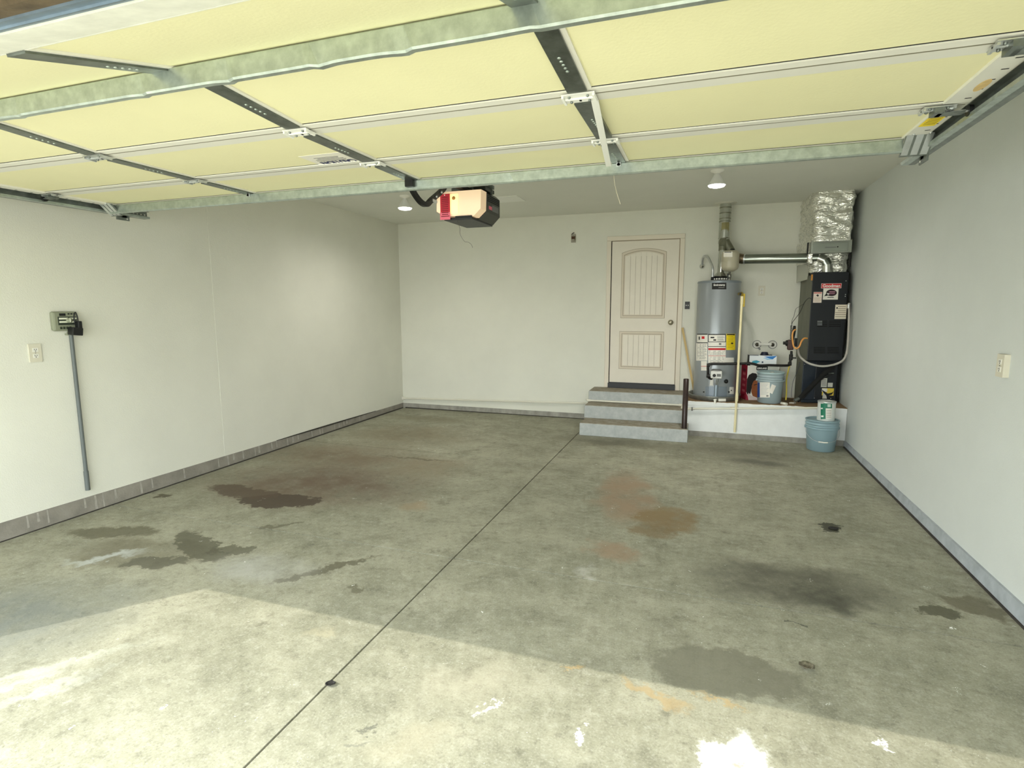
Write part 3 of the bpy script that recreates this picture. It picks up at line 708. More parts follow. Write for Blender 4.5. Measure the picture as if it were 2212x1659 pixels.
for x, y_, z_ in ((-1.16, 0, 0), (-.09, 7.045, .338)):
    if y_: MB().box(x-.008, x+.008, y_-.02, y_+.03, z_-.02, z_+.02, .003).build('pipe_clamp', 'print_grey', dp)
MB().lathe([(.02, 0), (.02, .045)], (-4.436, YB-.03, .135), 12).build('corner_elbow', 'pvc', dp)
# ------------------------------------------------------------------ small fittings on the walls
def outlet(name, c, u, nrm, w, h, label, m='ivory_plastic', kind='outlet'):
    c, u, nrm = Vector(c), Vector(u), Vector(nrm); z = Vector((0,0,1))
    t = thing(name, c, label, kind)
    def bx(mb, u0, u1, z0, z1, n0, n1):
        g = lambda a, b_, d_: c+u*a+z*b_+nrm*d_
        return mb.hexa([g(u0,z0,n0),g(u1,z0,n0),g(u1,z0,n1),g(u0,z0,n1),g(u0,z1,n0),g(u1,z1,n0),g(u1,z1,n1),g(u0,z1,n1)])
    return t, bx
def duplex(c, u, nrm, label, w=.075, h=.12, depth=.008):
    t, bx = outlet('wall_outlet', c, u, nrm, w, h, label)
    bx(MB(), -w/2, w/2, -h/2, h/2, 0, depth).build('cover_plate', 'ivory_plastic', t)
    for s in (-1, 1):
        r = bx(MB(), -.017, .017, s*.021-.014, s*.021+.014, depth, depth+.0025).build('receptacle', 'white_plastic', t)
        for q in (-.006, .006): bx(MB(), q-.0016, q+.0016, s*.021-.002, s*.021+.008, depth+.0025, depth+.0032).build('slot', 'print_black', r)
        bx(MB(), -.003, .003, s*.021-.011, s*.021-.005, depth+.0025, depth+.0032).build('ground_hole', 'print_black', r)
    bx(MB(), -.003, .003, -.003, .003, depth, depth+.002).build('screw', 'print_grey', t)
    return t
duplex((XL-.0025, 2.628, 1.258), (0,1,0), (1,0,0), 'cream duplex outlet on the left wall below the irrigation box', .078, .128, .010)
duplex((XR, 3.748, 1.248), (0,-1,0), (-1,0,0), 'cream duplex outlet on the bluish right wall', .078, .125, .028)
duplex((.668, YB, 1.768), (1,0,0), (0,-1,0), 'cream duplex outlet on the back wall between water heater and furnace', .078, .125)
t, bx = outlet('light_switch', (-.212, YB, 1.59), (1,0,0), (0,-1,0), .06, .1, 'black double light switch on the back wall beside the house door', kind='switch')
bx(MB(), -.030, .030, -.048, .048, 0, .012).build('switch_plate', 'black_plastic', t)
for q in (-.013, .011): bx(MB(), q-.005, q+.005, -.006, .006, .012, .02).build('toggle', 'white_plastic', t)
t, bx = outlet('wall_bracket', (-1.734, YB, 2.50), (1,0,0), (0,-1,0), .06, .1, 'small rusty metal bracket high on the back wall, left of the house door', kind='bracket')
bx(MB(), -.030, .030, -.055, .055, 0, .018).build('back_box', mat('bracket_grey', (150,144,130), .5, .5, var=.2, vscale=30), t)
bx(MB(), -.024, .018, -.008, .026, .018, .021).build('rust_patch', mat('rust_brown', (72,44,22), .8, var=.3, vscale=40), t)
bx(MB(), .02, .029, -.028, .03, .018, .024).build('side_lug', mat('rust_olive', (88,78,50), .8), t)
MB().tube([(-1.757, YB-.012, 2.556), (-1.745, YB-.02, 2.565), (-1.72, YB-.024, 2.576)], .006, 8).build('bent_wire', 'brown_metal', t)
# irrigation controller on the left wall
X0 = XL-.0025
ic = thing('irrigation_controller', (X0, 2.825, 1.48), 'grey-green irrigation timer box on the left wall with dial and buttons', 'controller')
mat('ctrl_grey', (142,146,124), .5); mat('ctrl_dark', (44,52,40), .5); mat('ctrl_strip', (224,226,206), .5)
MB().box(X0, X0+.04, 2.745, 2.915, 1.405, 1.545, .014).build('case', 'ctrl_grey', ic)
MB().box(X0+.04, X0+.044, 2.778, 2.905, 1.448, 1.508).build('dark_panel', 'ctrl_dark', ic)
MB().box(X0+.04, X0+.045, 2.79, 2.83, 1.514, 1.532).build('display', 'black_plastic', ic)
for zz in (1.488, 1.464):
    for (ya, yb) in ((2.783, 2.843), (2.855, 2.902)): MB().box(X0+.044, X0+.0465, ya, yb, zz, zz+.013).build('label_strip', 'ctrl_strip', ic)
dl = MB().lathe([(.019, .044), (.018, .058), (.001, .059)], (X0, 2.848, 1.481), 20, 'X').build('dial', 'ctrl_grey', ic)
MB().box(X0+.059, X0+.062, 2.845, 2.851, 1.468, 1.496).build('dial_grip', 'ctrl_strip', dl)
for k in range(3): MB().lathe([(.0055, .04), (.005, .046)], (X0, 2.852+k*.02, 1.528), 12, 'X').build('button', 'black_plastic', ic)
for k in range(4): MB().box(X0+.04, X0+.046, 2.785+k*.021, 2.799+k*.021, 1.418, 1.436, .002).build('key', 'ctrl_dark', ic)
tb = thing('plug_transformer', (X0+.044, 2.87, 1.39), 'black plug transformer hanging over the lower corner of the irrigation box', 'transformer')
b_ = MB(); c0 = Vector((X0+.075, 2.866, 1.40)); ca, sa = math.cos(-.14), math.sin(-.14)
bb = MB().box(-.03, .03, -.036, .036, -.028, .028, .004)
for i, v in enumerate(bb.v): bb.v[i] = c0+Vector((v.x, v.y*ca-v.z*sa, v.y*sa+v.z*ca))
bb.build('block', 'black_plastic', tb)
MB().box(X0+.044, X0+.085, 2.885, 2.915, 1.41, 1.475, .006).build('neck', 'black_plastic', tb)
MB().tube(smooth_path([(X0+.07, 2.895, 1.47), (X0+.075, 2.89, 1.51), (X0+.066, 2.885, 1.54), (X0+.052, 2.882, 1.51), (X0+.052, 2.882, 1.46)], 6), .004, 8).build('cable', 'black_plastic', tb)
cd = thing('conduit_pipe', (X0+.03, 2.86, .19), 'thin grey plastic conduit running down the left wall below the irrigation box', 'pipe')
mat('conduit_grey', (98,104,102), .5, var=.06, vscale=9)
MB().tube([(X0+.03, 2.862, .33), (X0+.03, 2.862, 1.405)], .0135, 14).build('tube', 'conduit_grey', cd)
MB().tube([(X0+.03, 2.862, .185), (X0+.03, 2.862, .335)], .0165, 14).build('end_socket', 'conduit_grey', cd)
MB().lathe([(.02, 1.375), (.024, 1.385), (.024, 1.395), (.018, 1.405)], (X0+.03, 2.862, 0), 14).build('connector', 'ctrl_grey', cd)
MB().box(X0, X0+.04, 2.838, 2.85, 1.372, 1.384).build('clip', 'ctrl_grey', cd)
# ------------------------------------------------------------------ water heater
CX, CY, TR = .160, 7.385, .250
mat('tank_grey', (146,151,154), .28, .25, var=.03, vscale=3)
mat('tank_cap', (130,138,144), .35, .25)
mat('pan_metal', (150,152,148), .35, .7, var=.25, vscale=14)
mat('brass', (196,170,80), .3, .8); mat('gas_black', (24,22,20), .5, .2, var=.2, vscale=20)
mat('cpvc', (236,224,180), .45, var=.03, vscale=6)
wh = thing('water_heater', (CX, CY, PLZ+.012), 'tall grey gas water heater with paper labels on the plywood platform', 'water heater')
MB().lathe([(TR, .475), (TR, 1.86), (TR-.004, 1.875), (TR-.03, 1.885), (.05, 1.892), (.001, 1.892)], (CX, CY, 0), 64).build('tank', 'tank_grey', wh)
MB().lathe([(TR+.003, 1.853), (TR+.004, 1.868), (TR-.003, 1.878)], (CX, CY, 0), 64, cap=False).build('top_ring', 'tank_cap', wh)
MB().lathe([(.2, .437), (.2, .476)], (CX, CY, 0), 40).build('skirt', 'black_gap', wh)
def patch(px0, px1, py0, py1, name, m, off=.0015, parent=None, n=8, r=TR, cx=CX, cy=CY, sh=0):
    vs = []
    for (px, i) in [(px0+(px1-px0)*k/n, k) for k in range(n+1)]:
        for py in (py0, py1):
            Y = cy-r
            for _ in range(6):
                q = ony(px, py, Y); s = max(-.985, min(.985, (q.x-cx)/r)); Y = cy-r*math.sqrt(1-s*s)
            a = math.asin(s)
            for o in (off, -.001): vs.append((cx+(r+o)*math.sin(a), cy-(r+o)*math.cos(a), q.z))
    fs = []
    for k in range(n):
        b = k*4; fs += [(b, b+4, b+6, b+2), (b+1, b+3, b+7, b+5), (b, b+1, b+5, b+4), (b+2, b+6, b+7, b+3)]
    fs += [(0, 2, 3, 1), (n*4, n*4+1, n*4+3, n*4+2)]
    return MB().add(vs, fs, False).build(name, m, parent or wh)
def rows(px0, px1, py0, py1, step, parent, m='print_grey', hgt=.7, off=.0022):
    y = py0
    while y < py1:
        patch(px0+random.uniform(0, .8), px1-random.uniform(0, (px1-px0)*.25), y, y+hgt, 'print_line', m, off, parent, 3); y += step
lg = patch(1538, 1569, 609, 625, 'logo_plate', 'print_black')
pz = ony(1553.5, 616, CY-TR); text('logo_word', 'Envirotemp', 1, (CX-.004, CY-TR-.0035, pz.z), (1,0,0), (0,0,1), 'print_white', wh, width=.125, bold=.02, height=.03)
patch(1552, 1565, 620.5, 622, 'logo_underline', 'print_grey', .0024, wh, 3)
a = patch(1506, 1528.5, 721.5, 741, 'warning_label', 'label_white'); patch(1506, 1528.5, 721, 723, 'label_border', 'print_black', .002, a); patch(1506, 1528.5, 739.5, 741.2, 'label_border', 'print_black', .002, a)
patch(1516, 1522, 726.5, 732, 'flame_mark', 'print_red', .0022, a, 3); patch(1509.5, 1512, 727, 734, 'figure_mark', 'print_black', .0022, a, 2)
a = patch(1504, 1528, 741.5, 779, 'text_label', 'label_white'); rows(1506, 1527, 744, 776, 2.2, a)
a = patch(1530, 1567.5, 721.5, 784, 'main_label', 'label_white')
for (y0, y1) in ((721.5, 723.5), (738, 739.2), (748, 749.2), (768.4, 769.2)): patch(1530, 1567.5, y0, y1, 'label_border', 'print_black' if y0 < 760 else 'print_red', .0022, a)
patch(1530.3, 1567, 752, 756.2, 'red_bar', 'print_red', .0022, a); patch(1535, 1543, 727.5, 730.5, 'picture_mark', 'print_black', .0022, a, 3); patch(1541, 1547, 733, 736, 'picture_mark', 'print_black', .0022, a, 3); patch(1553, 1558, 741, 745, 'picture_mark', 'print_grey', .0022, a, 3)
rows(1549, 1566, 726, 737, 2.0, a); rows(1532, 1566, 758, 767, 2.0, a); rows(1533, 1565, 771, 782, 2.6, a)
patch(1530, 1531, 721.5, 739, 'label_border', 'print_black', .0022, a, 2); patch(1566.5, 1567.5, 721.5, 739, 'label_border', 'print_black', .0022, a, 2)
a = patch(1569, 1588, 721, 756, 'energy_label', 'label_yellow'); patch(1570, 1587, 721.5, 724, 'label_head', 'print_black', .0022, a); rows(1571, 1586, 727, 752, 3.4, a, mat('print_ochre', (150,124,20), .7)); patch(1579, 1583.5, 740, 743, 'arrow_mark', 'print_black', .0024, a, 3)
patch(1567, 1585, 772.5, 783, 'service_label', 'label_white')
a = patch(1514.5, 1527, 780, 800.5, 'small_label', 'label_white'); patch(1514.5, 1527, 790.6, 791.6, 'label_line', 'print_red', .0022, a, 3)
# access panel, burner tube, control valve, drain valve
mat('tank_panel', (126,136,146), .35, .25)
patch(1524, 1570, 835, 857, 'access_panel', 'tank_panel', .004, n=12)
v = ony(1547.5, 809, CY-TR-.05)
gv = MB().box(v.x-.066, v.x+.062, CY-TR-.085, CY-TR+.02, v.z-.045, v.z+.045, .01).build('gas_control', mat('valve_white', (222,222,216), .45), wh)
MB().lathe([(.018, 0), (.018, -.02), (.012, -.024)], (v.x-.024, CY-TR-.085, v.z-.008), 20, 'Y').build('knob', 'black_plastic', gv)
MB().box(v.x+.005, v.x+.05, CY-TR-.088, CY-TR-.084, v.z-.02, v.z+.012).build('dial_plate', 'print_grey', gv)
MB().lathe([(.056, 0), (.05, .016), (.001, .018)], (v.x, CY-TR-.03, v.z+.045), 20).build('cap', 'print_grey', gv)
for k, x in enumerate((-.03, .0, .018, .036)):
    MB().tube(smooth_path([(v.x+x, CY-TR-.05, v.z-.04), (v.x+x*.9, CY-TR-.045, v.z-.08), (v.x+x*.3, CY-TR-.02, v.z-.15)], 4), .006 if k == 1 else .004, 8).build('burner_tube', 'galv_bright', gv)
MB().tube([(v.x+.004, CY-TR-.012, v.z-.13), (v.x+.004, CY-TR-.012, v.z-.28)], .022, 14).build('burner_sleeve', mat('sleeve_blue', (150,164,176), .3, .5), gv)
MB().hexa([(v.x-.07,CY-TR-.012,v.z-.14),(v.x-.03,CY-TR-.012,v.z-.14),(v.x-.03,CY-TR,v.z-.14),(v.x-.07,CY-TR,v.z-.14),(v.x-.06,CY-TR-.012,v.z-.05),(v.x-.03,CY-TR-.012,v.z-.05),(v.x-.03,CY-TR,v.z-.05),(v.x-.06,CY-TR,v.z-.05)]).build('side_plate', 'label_white', gv)
q = ony(1568.6, 824, CY-TR); MB().lathe([(.024, .03), (.024, -.02), (.014, -.03), (.014, -.05), (.02, -.055), (.001, -.057)], (q.x, CY-TR+.02, q.z), 16, 'Y').build('drain_valve', 'black_plastic', wh)
patch(1576, 1584.5, 836, 851, 'lower_label', 'label_white', .005); patch(1578, 1580, 842, 844.5, 'label_dot', 'print_black', .006, wh, 2)
q = ony(1520, 847, CY-TR); 
for px in (1519, 1573): patch(px, px+2.6, 845.5, 848, 'panel_screw', 'print_black', .006, wh, 2)
# drain pan
dp_ = thing('drain_pan', (CX, CY, PLZ), 'round dark metal drain pan under the water heater', 'pan')
PRr = .305
MB().lathe([(.001, PLZ+.002), (PRr-.012, PLZ+.002), (PRr, PLZ+.06), (PRr+.008, PLZ+.062), (PRr+.008, PLZ+.056), (PRr-.006, PLZ+.001), (.001, PLZ+.0)], (CX, CY, 0), 56, cap=False).build('pan', 'pan_metal', dp_)
patch(1552, 1567.5, 861, 867, 'pan_label', 'label_white', .004, dp_, r=PRr)
q = ony(1544.5, 864, PLY); MB().lathe([(.02, 0), (.02, -.03), (.013, -.032)], (q.x, PLY+.03, PLZ+.028), 16, 'Y').build('drain_fitting', 'white_plastic', dp_)
MB().tube([(q.x, PLY-.004, PLZ+.03), (q.x, PLY-.012, PLZ+.015), (q.x, PLY-.014, PLZ-.02)], .014, 12).build('drain_spout', 'white_plastic', dp_)
# gooseneck water line
gn = thing('water_connector', (.08, 7.35, 1.89), 'curved stainless hose rising from the water heater left side to the wall', 'hose')
gp = smooth_path([(.078, 7.36, 1.89), (.076, 7.37, 2.03), (.05, 7.42, 2.11), (.012, 7.50, 2.185), (-.03, 7.56, 2.20), (-.048, 7.60, 2.16), (-.05, 7.63, 2.10)], 6)
MB().tube(gp, .0155, 12).build('hose', 'galv_bright', gn)
MB().lathe([(.018, 0), (.018, .04), (.014, .045)], (.078, 7.36, 1.888), 12).build('nut', 'print_black', gn)
MB().lathe([(.030, -.001), (.034, -.012), (.028, -.03), (.014, -.045), (.001, -.05)], (-.05, YB, 2.085), 20, 'Y').build('escutcheon', 'chrome', gn)
# flue of the water heater
mat('flue', (196,198,190), .25, .9, var=.22, vscale=9, stretch=(1,1,.3)); mat('flue_dull', (132,132,116), .4, .8, var=.25, vscale=12)
fx = thing('water_heater_flue', (CX, 7.40, 1.89), 'vertical galvanised flue pipe from the water heater up to the ceiling', 'flue')
MB().lathe([(.085, 1.892), (.085, 1.925), (.078, 1.93), (.078, 1.94)], (CX+.01, 7.40, 0), 24).build('draft_collar', 'black_metal', fx)
for k in range(6):
    a_ = -PI/2+(k-2.5)*.36; MB().box(CX+.01+.084*math.cos(a_)-.01, CX+.01+.084*math.cos(a_)+.01, 7.40+.086*math.sin(a_)-.004, 7.40+.086*math.sin(a_), 1.898, 1.915).build('collar_vent', 'white_steel', fx)
MB().lathe([(.078, 1.94), (.055, 1.975), (.042, 1.985), (.042, 1.99)], (CX+.01, 7.40, 0), 28).build('draft_hood', 'flue', fx)
fc = lambda z: (CX+.01+(z-1.98)*.03, 7.40+(z-1.98)*.14, z)
MB().tube([fc(1.98), fc(2.27)], .040, 24).build('flue_pipe', 'flue', fx)
MB().tube([fc(2.25), fc(2.30)], .045, 24).build('joint_sleeve', 'flue_dull', fx)
MB().tube([fc(2.29), (.19, 7.48, 2.36), (.193, 7.49, 2.40)], [.046, .06, .066], 28).build('wye_reducer', 'flue_dull', fx)
MB().tube([(.30, 7.44, 2.20), (.20, 7.48, 2.38)], [.05, .05], 24).build('wye_branch', 'flue_dull', fx)
MB().tube([(.193, 7.49, 2.34), (.193, 7.50, ZC-.006)], .066, 32).build('vent_pipe', 'flue', fx)
for z in (2.40, 2.60, 2.635, 2.70, 2.765): MB().lathe([(.0665, -.006), (.070, 0), (.0665, .006)], (.193, 7.497, z), 32, cap=False).build('seam_ring', 'flue_dull', fx)
MB().lathe([(.13, 0), (.125, -.006), (.07, -.010)], (.193, 7.50, ZC), 32).build('ceiling_collar', mat('collar_white', (206,204,190), .6, var=.15, vscale=20), fx)
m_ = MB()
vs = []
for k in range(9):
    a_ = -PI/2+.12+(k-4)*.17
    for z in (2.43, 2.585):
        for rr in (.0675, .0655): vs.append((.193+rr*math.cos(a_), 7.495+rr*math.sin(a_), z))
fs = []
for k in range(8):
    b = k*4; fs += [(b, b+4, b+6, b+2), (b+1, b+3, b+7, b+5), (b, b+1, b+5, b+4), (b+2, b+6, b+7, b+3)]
m_.add(vs, fs).build('olive_patch', mat('patch_olive', (136,128,84), .5), fx)  # olive-brown patch curved round the front of the vent pipe
# expansion tank
et = thing('expansion_tank', (.27, 7.27, 1.93), 'small beige round expansion tank above the water heater', 'tank')
mat('tank_beige', (176,170,148), .4)
MB().lathe([(.001, 1.985), (.05, 1.990), (.085, 2.010), (.098, 2.035), (.100, 2.06), (.1005, 2.10), (.102, 2.105), (.1005, 2.11), (.100, 2.19), (.094, 2.215), (.07, 2.232), (.02, 2.238), (.001, 2.238)], (.267, 7.27, 0), 40).build('shell', 'tank_beige', et)
patch(1563, 1582, 543.5, 555, 'tank_label', 'label_white', .0015, et, r=.100, cx=.267, cy=7.27)
patch(1565, 1580, 543.8, 545.8, 'label_head', 'print_grey', .0022, et, 4, r=.100, cx=.267, cy=7.27)
MB().lathe([(.018, 1.89), (.018, 1.915), (.024, 1.92), (.024, 1.955), (.014, 1.96), (.014, 1.99)], (.267, 7.285, 0), 14).build('inlet_valve', mat('valve_steel', (150,150,140), .3, .8), et)
MB().box(.243, .256, 7.255, 7.275, 1.90, 1.965, .004).build('valve_handle', 'black_plastic', et)
MB().lathe([(.026, 2.232), (.026, 2.246), (.02, 2.252), (.001, 2.253)], (.285, 7.27, 0), 16).build('air_cap', 'black_plastic', et)
# T&P relief valve and its discharge pipe
tp = thing('relief_pipe', (.405, 7.05, .09), 'slim cream relief pipe running down past the platform from the water heater', 'pipe')
xt = .408
MB().tube([(xt, 7.045, 1.685), (xt-.003, 7.042, .085)], .0135, 14).build('pipe', 'cpvc', tp)
MB().tube([(xt, 7.046, .46), (xt, 7.046, .56)], .0175, 14).build('coupling', 'cpvc', tp)
MB().tube([(xt, 7.046, 1.60), (xt, 7.046, 1.69)], .017, 14).build('adapter', 'cpvc', tp)
MB().tube(smooth_path([(.38, 7.30, 1.72), (.39, 7.20, 1.725), (xt, 7.08, 1.72), (xt, 7.045, 1.68)], 4), .016, 12).build('valve_elbow', 'brass', tp)
MB().box(xt-.028, xt-.008, 7.05, 7.075, 1.70, 1.73, .004).build('valve_lever', 'black_metal', tp)
MB().box(xt+.012, xt+.032, 7.052, 7.056, 1.57, 1.72, .001).build('yellow_tag', mat('tag_yellow', (196,168,40), .6), tp)
# ------------------------------------------------------------------ furnace
FR = math.radians(8.0); F0 = Vector((1.145, 7.165, PLZ))
fu = thing('furnace', F0, 'tall black gas furnace with stickers and louvres in the corner by the right wall', 'furnace', rotz=FR)
FM = WM['furnace']; FI = FM.inverted(); fn = (FM.to_3x3() @ Vector((0, -1, 0)))
def fp(px, py, ly=0.0):   # photo pixel on the furnace front plane -> local coordinates
    d_ = ray(px, py); p0 = FM @ Vector((0, ly, 0)); t_ = (p0-CAM).dot(fn)/d_.dot(fn); return FI @ (CAM+d_*t_)
mat('furnace_black', (30,33,38), .42, .2, var=.08, vscale=5); mat('furnace_side', (112,112,98), .5, .4, var=.14, vscale=9, stretch=(1,1,.3)); mat('furnace_lower', (38,46,56), .4, .25, var=.12, vscale=6)
FWd = .370
def lbox(name, m, x0, x1, y0, y1, z0, z1, bev=0.0, parent=fu): return MB().box(x0, x1, y0, y1, z0, z1, bev).build(name, m, parent, local=True)
zU0, zU1 = .52, 1.52
up_ = lbox('upper_cabinet', 'furnace_side', .004, FWd, .012, .44, zU0+.004, zU1-.03)
fpn = lbox('front_panel', 'furnace_black', 0, FWd, 0, .016, zU0, zU1, .004)
lbox('top_edge', 'furnace_black', 0, FWd, .002, .10, zU1-.02, zU1, .003)
lo_ = lbox('lower_cabinet', 'furnace_side', .018, FWd+.025, .19, .44, 0, zU0+.004)
lpn = lbox('blower_panel', 'furnace_lower', .018, FWd+.025, .178, .194, .035, zU0-.02, .004)
lbox('raised_cover', 'furnace_black', .155, FWd+.018, .168, .18, .05, zU0-.03, .004)
lbox('base_rail', 'furnace_lower', .018, FWd+.018, .17, .2, .0, .035, .008)
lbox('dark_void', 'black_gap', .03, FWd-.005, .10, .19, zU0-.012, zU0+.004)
for (x, z) in ((.03, .46), (.34, .46), (.16, .06), (.34, .06), (.04, .06)): MB().lathe([(.005, 0), (.005, -.004), (.001, -.005)], (x, .168 if x > .15 else .178, z), 8, 'Y').build('screw', 'galv_bright', lo_, local=True)
for (x, z) in ((.345, zU1-.1), (.35, 1.27), (.35, 1.25)): MB().lathe([(.005, 0), (.005, -.004), (.001, -.005)], (x, 0, z), 8, 'Y').build('screw', 'galv_bright', fpn, local=True)
lbox('orange_bracket', mat('bracket_orange', (206,140,60), .6), -.014, .004, .004, .02, zU1-.09, zU1-.025)
lbox('insulation_shade_edge', 'black_gap', FWd+.025, FWd+.055, .2, .44, 0, .56)  # lower strip paints the shade in the wall gap; upper one is insulation
lbox('insulation_shade_edge', 'black_gap', FWd, FWd+.022, .03, .42, .56, zU1-.02)
def fsq(px0, px1, py0, py1, name, m, th=.0012, base=0.0, parent=None):
    a_ = fp(px0, py1, base); b_ = fp(px1, py0, base)
    return lbox(name, m, a_.x, b_.x, base-th, base+.0005, a_.z, b_.z, 0, parent or fpn)
bd = fsq(1773.5, 1818, 612, 622.8, 'brand_badge', mat('badge_white', (240,220,214), .4), .002)
fsq(1774.3, 1817.2, 612.7, 622.1, 'badge_field', mat('badge_red', (200,28,38), .4), .003, 0, fpn)
p_ = fp(1795.8, 617.3); fpw = lambda v: FM @ Vector(v)
xd = FM.to_3x3() @ Vector((1, 0, 0))
text('badge_word', 'Goodman', 1, fpw((p_.x, -.0042, p_.z)), xd, (0,0,1), 'print_white', fpn, width=.182, bold=.03, height=.034)
a = fsq(1777, 1811.5, 623, 647.3, 'warranty_label', 'label_white', .002)
def fpoly(pts, name, m, th, parent):
    P_ = [fp(x, y) for x, y in pts]; return MB().prism([(p.x, p.z) for p in P_], 'Y', -th, 0.0).build(name, m, parent, local=True)
fpoly([(1796+11.5*math.cos(k*PI/12), 632.5+7.2*math.sin(k*PI/12)) for k in range(24)], 'round_mark', mat('mark_dark', (44,22,30), .6), .0028, fpn)
fpoly([(1780, 640), (1786, 632), (1791, 638)], 'swoosh_mark', 'print_black', .0028, fpn); fpoly([(1786, 633), (1793, 634.5), (1788, 637)], 'swoosh_mark', 'print_white', .0034, fpn)
fsq(1791, 1804, 629.5, 631.5, 'print_line', mat('print_mauve', (190,130,150), .6), .0034); fsq(1791, 1803, 633.5, 635, 'print_line', 'print_mauve', .0034); fsq(1787, 1801, 641.5, 643, 'print_line', 'print_black', .0028)
fsq(1756, 1776, 630.8, 654, 'safety_label', mat('label_pinkish', (228,214,202), .6), .002); fsq(1757.5, 1775, 632, 633.6, 'print_line', 'print_red', .0028); fpoly([(1766, 635.5), (1769, 638.5), (1766.5, 641), (1763, 638.5)], 'diamond_mark', 'print_black', .0028, fpn)
for k in range(4): fsq(1758.5, 1774-k % 2*3, 643+k*2.5, 643.8+k*2.5, 'print_line', mat('print_tan', (180,160,140), .7), .0028)
fsq(1802.3, 1829.5, 658, 689, 'instruction_sheet', mat('sheet_cream', (226,216,196), .6), .002)
for k in range(6): fsq(1804+(6 if k < 3 else 0), 1827, 662+k*4.3, 663+k*4.3, 'print_line', mat('print_brown', (120,104,90), .7), .0028)
fsq(1806.5, 1809.5, 663.5, 667, 'print_dot', 'print_black', .0028)
for (xa, xb, ya) in ((1765, 1786.5, 693), (1791, 1816, 693), (1758, 1782.5, 750), (1787.5, 1812, 750)):
    for k in range(4):
        l_ = fsq(xa, xb, ya+k*3.7, ya+k*3.7+1.9, 'louvre_slot', 'black_gap', .0008)
        q0 = fp(xa, ya+k*3.7+1.9); q1 = fp(xb, ya+k*3.7+.9); lbox('louvre_lip', 'furnace_black', q0.x, q1.x, -.006, .0, q0.z-.004, q0.z+.001, .0, fpn)
for (xa, xb, ya) in ((1765.5, 1776, 693.4),):
    for k in range(3): fsq(xa, xb, ya+k*3.7+.2, ya+k*3.7+1.2, 'burner_glint', 'galv_bright', .0011)
fsq(1773, 1787, 817, 836, 'rating_label', mat('label_grey', (202,200,190), .6), .002, .168, lpn); fsq(1787.5, 1799, 827, 836, 'rating_label', 'label_grey', .002, .168, lpn)
for k in range(5): fsq(1774.5, 1785, 819.5+k*3, 820.6+k*3, 'print_line', 'print_grey', .0028, .168, lpn)
fsq(1775, 1801.5, 839, 854, 'hazard_label', mat('label_lemon', (224,196,70), .6), .002, .168, lpn); fsq(1775, 1787, 839.2, 846, 'hazard_white', 'label_white', .0026, .168, lpn)
def lpoly(pts, name, m, th): 
    P_ = [fp(x, y, .168) for x, y in pts]; return MB().prism([(p.x, p.z) for p in P_], 'Y', .168-th, .168).build(name, m, lpn, local=True)
lpoly([(1774, 841), (1782, 846), (1788, 850), (1797, 848), (1801, 845), (1797, 852), (1786, 856), (1780, 850)], 'hazard_mark', 'print_black', .0034)
lpoly([(1778, 848), (1784, 852), (1786, 861), (1776, 861)], 'peeled_label', 'label_grey', .003)
# drain conduit looping round the furnace, hoses, gas line and wiring
def wpath(pts, k=6): return smooth_path([ony(x, y, Y) for x, y, Y in pts], k)
MB().tube(wpath([(1834, 655, 7.17), (1834, 690, 7.13), (1832, 735, 7.12), (1829, 762, 7.11), (1820, 779, 7.10), (1800, 788, 7.10), (1775, 791, 7.10), (1750, 786, 7.11), (1735, 777, 7.14), (1727, 768, 7.22), (1724, 756, 7.30), (1722, 735, 7.38)]), .0125, 10).build('condensate_conduit', mat('conduit_light', (172,168,160), .5, var=.08, vscale=14), fu)
MB().box(1.512, 1.526, 7.14, 7.20, 1.55, 1.60, .004).build('conduit_fitting', 'galv_bright', fu)
MB().tube(wpath([(1800, 792, 7.30), (1785, 803, 7.27), (1765, 822, 7.25), (1745, 842, 7.23), (1728, 860, 7.22), (1722, 866, 7.21)]), .026, 10).build('drain_hose', 'black_gap', fu)
MB().tube(wpath([(1799, 806, 7.30), (1785, 812, 7.28), (1768, 824, 7.28), (1750, 843, 7.26), (1735, 860, 7.26)]), .012, 8).build('drain_hose', 'black_plastic', fu)
MB().tube([ony(1726, 861, 7.20), ony(1716, 866, 7.18)], [.018, .022], 10).build('hose_nozzle', 'galv_dark', fu)
MB().tube([ony(1796, 793, 7.28), ony(1800, 790, 7.29)], .008, 8).build('hose_barb', 'galv_bright', fu)
MB().tube([ony(1790, 807, 7.29), ony(1801, 806, 7.29)], .007, 8).build('drain_tap', 'galv_dark', fu)
MB().tube(wpath([(1745, 731, 7.22), (1737, 731, 7.20), (1731, 738, 7.19), (1727, 748, 7.18), (1721, 753, 7.18), (1715, 749, 7.18), (1712, 735, 7.18), (1712, 721, 7.19), (1715, 714, 7.20), (1719, 712, 7.22)], 8), .0095, 10).build('gas_flex_line', mat('gas_orange', (226,160,84), .4), fu)
gl = thing('gas_pipe', (1.0, 7.35, .9), 'black iron gas pipe from the water heater valve across to the furnace shutoff', 'pipe')
Yg = 7.06
MB().tube(wpath([(1537, 818, 7.10), (1533, 817, 7.08), (1530, 812, 7.07), (1529.5, 800, 7.06), (1529.5, 792, 7.06), (1532, 787.5, 7.06), (1539, 786, 7.06), (1560, 786, 7.06), (1590, 785.5, 7.055)], 5), .0155, 12).build('pipe_run', 'gas_black', gl)
MB().tube(wpath([(1588, 785.5, 7.055), (1600, 785.5, 7.07), (1617, 785, 7.08), (1628, 786, 7.09), (1641, 789.5, 7.10), (1660, 789, 7.12), (1680, 789.5, 7.15), (1700, 789.5, 7.20), (1705.5, 787.5, 7.22), (1707, 780, 7.23), (1709, 768, 7.24), (1710, 758, 7.25)], 5), .0145, 12).build('pipe_run', 'gas_black', gl)
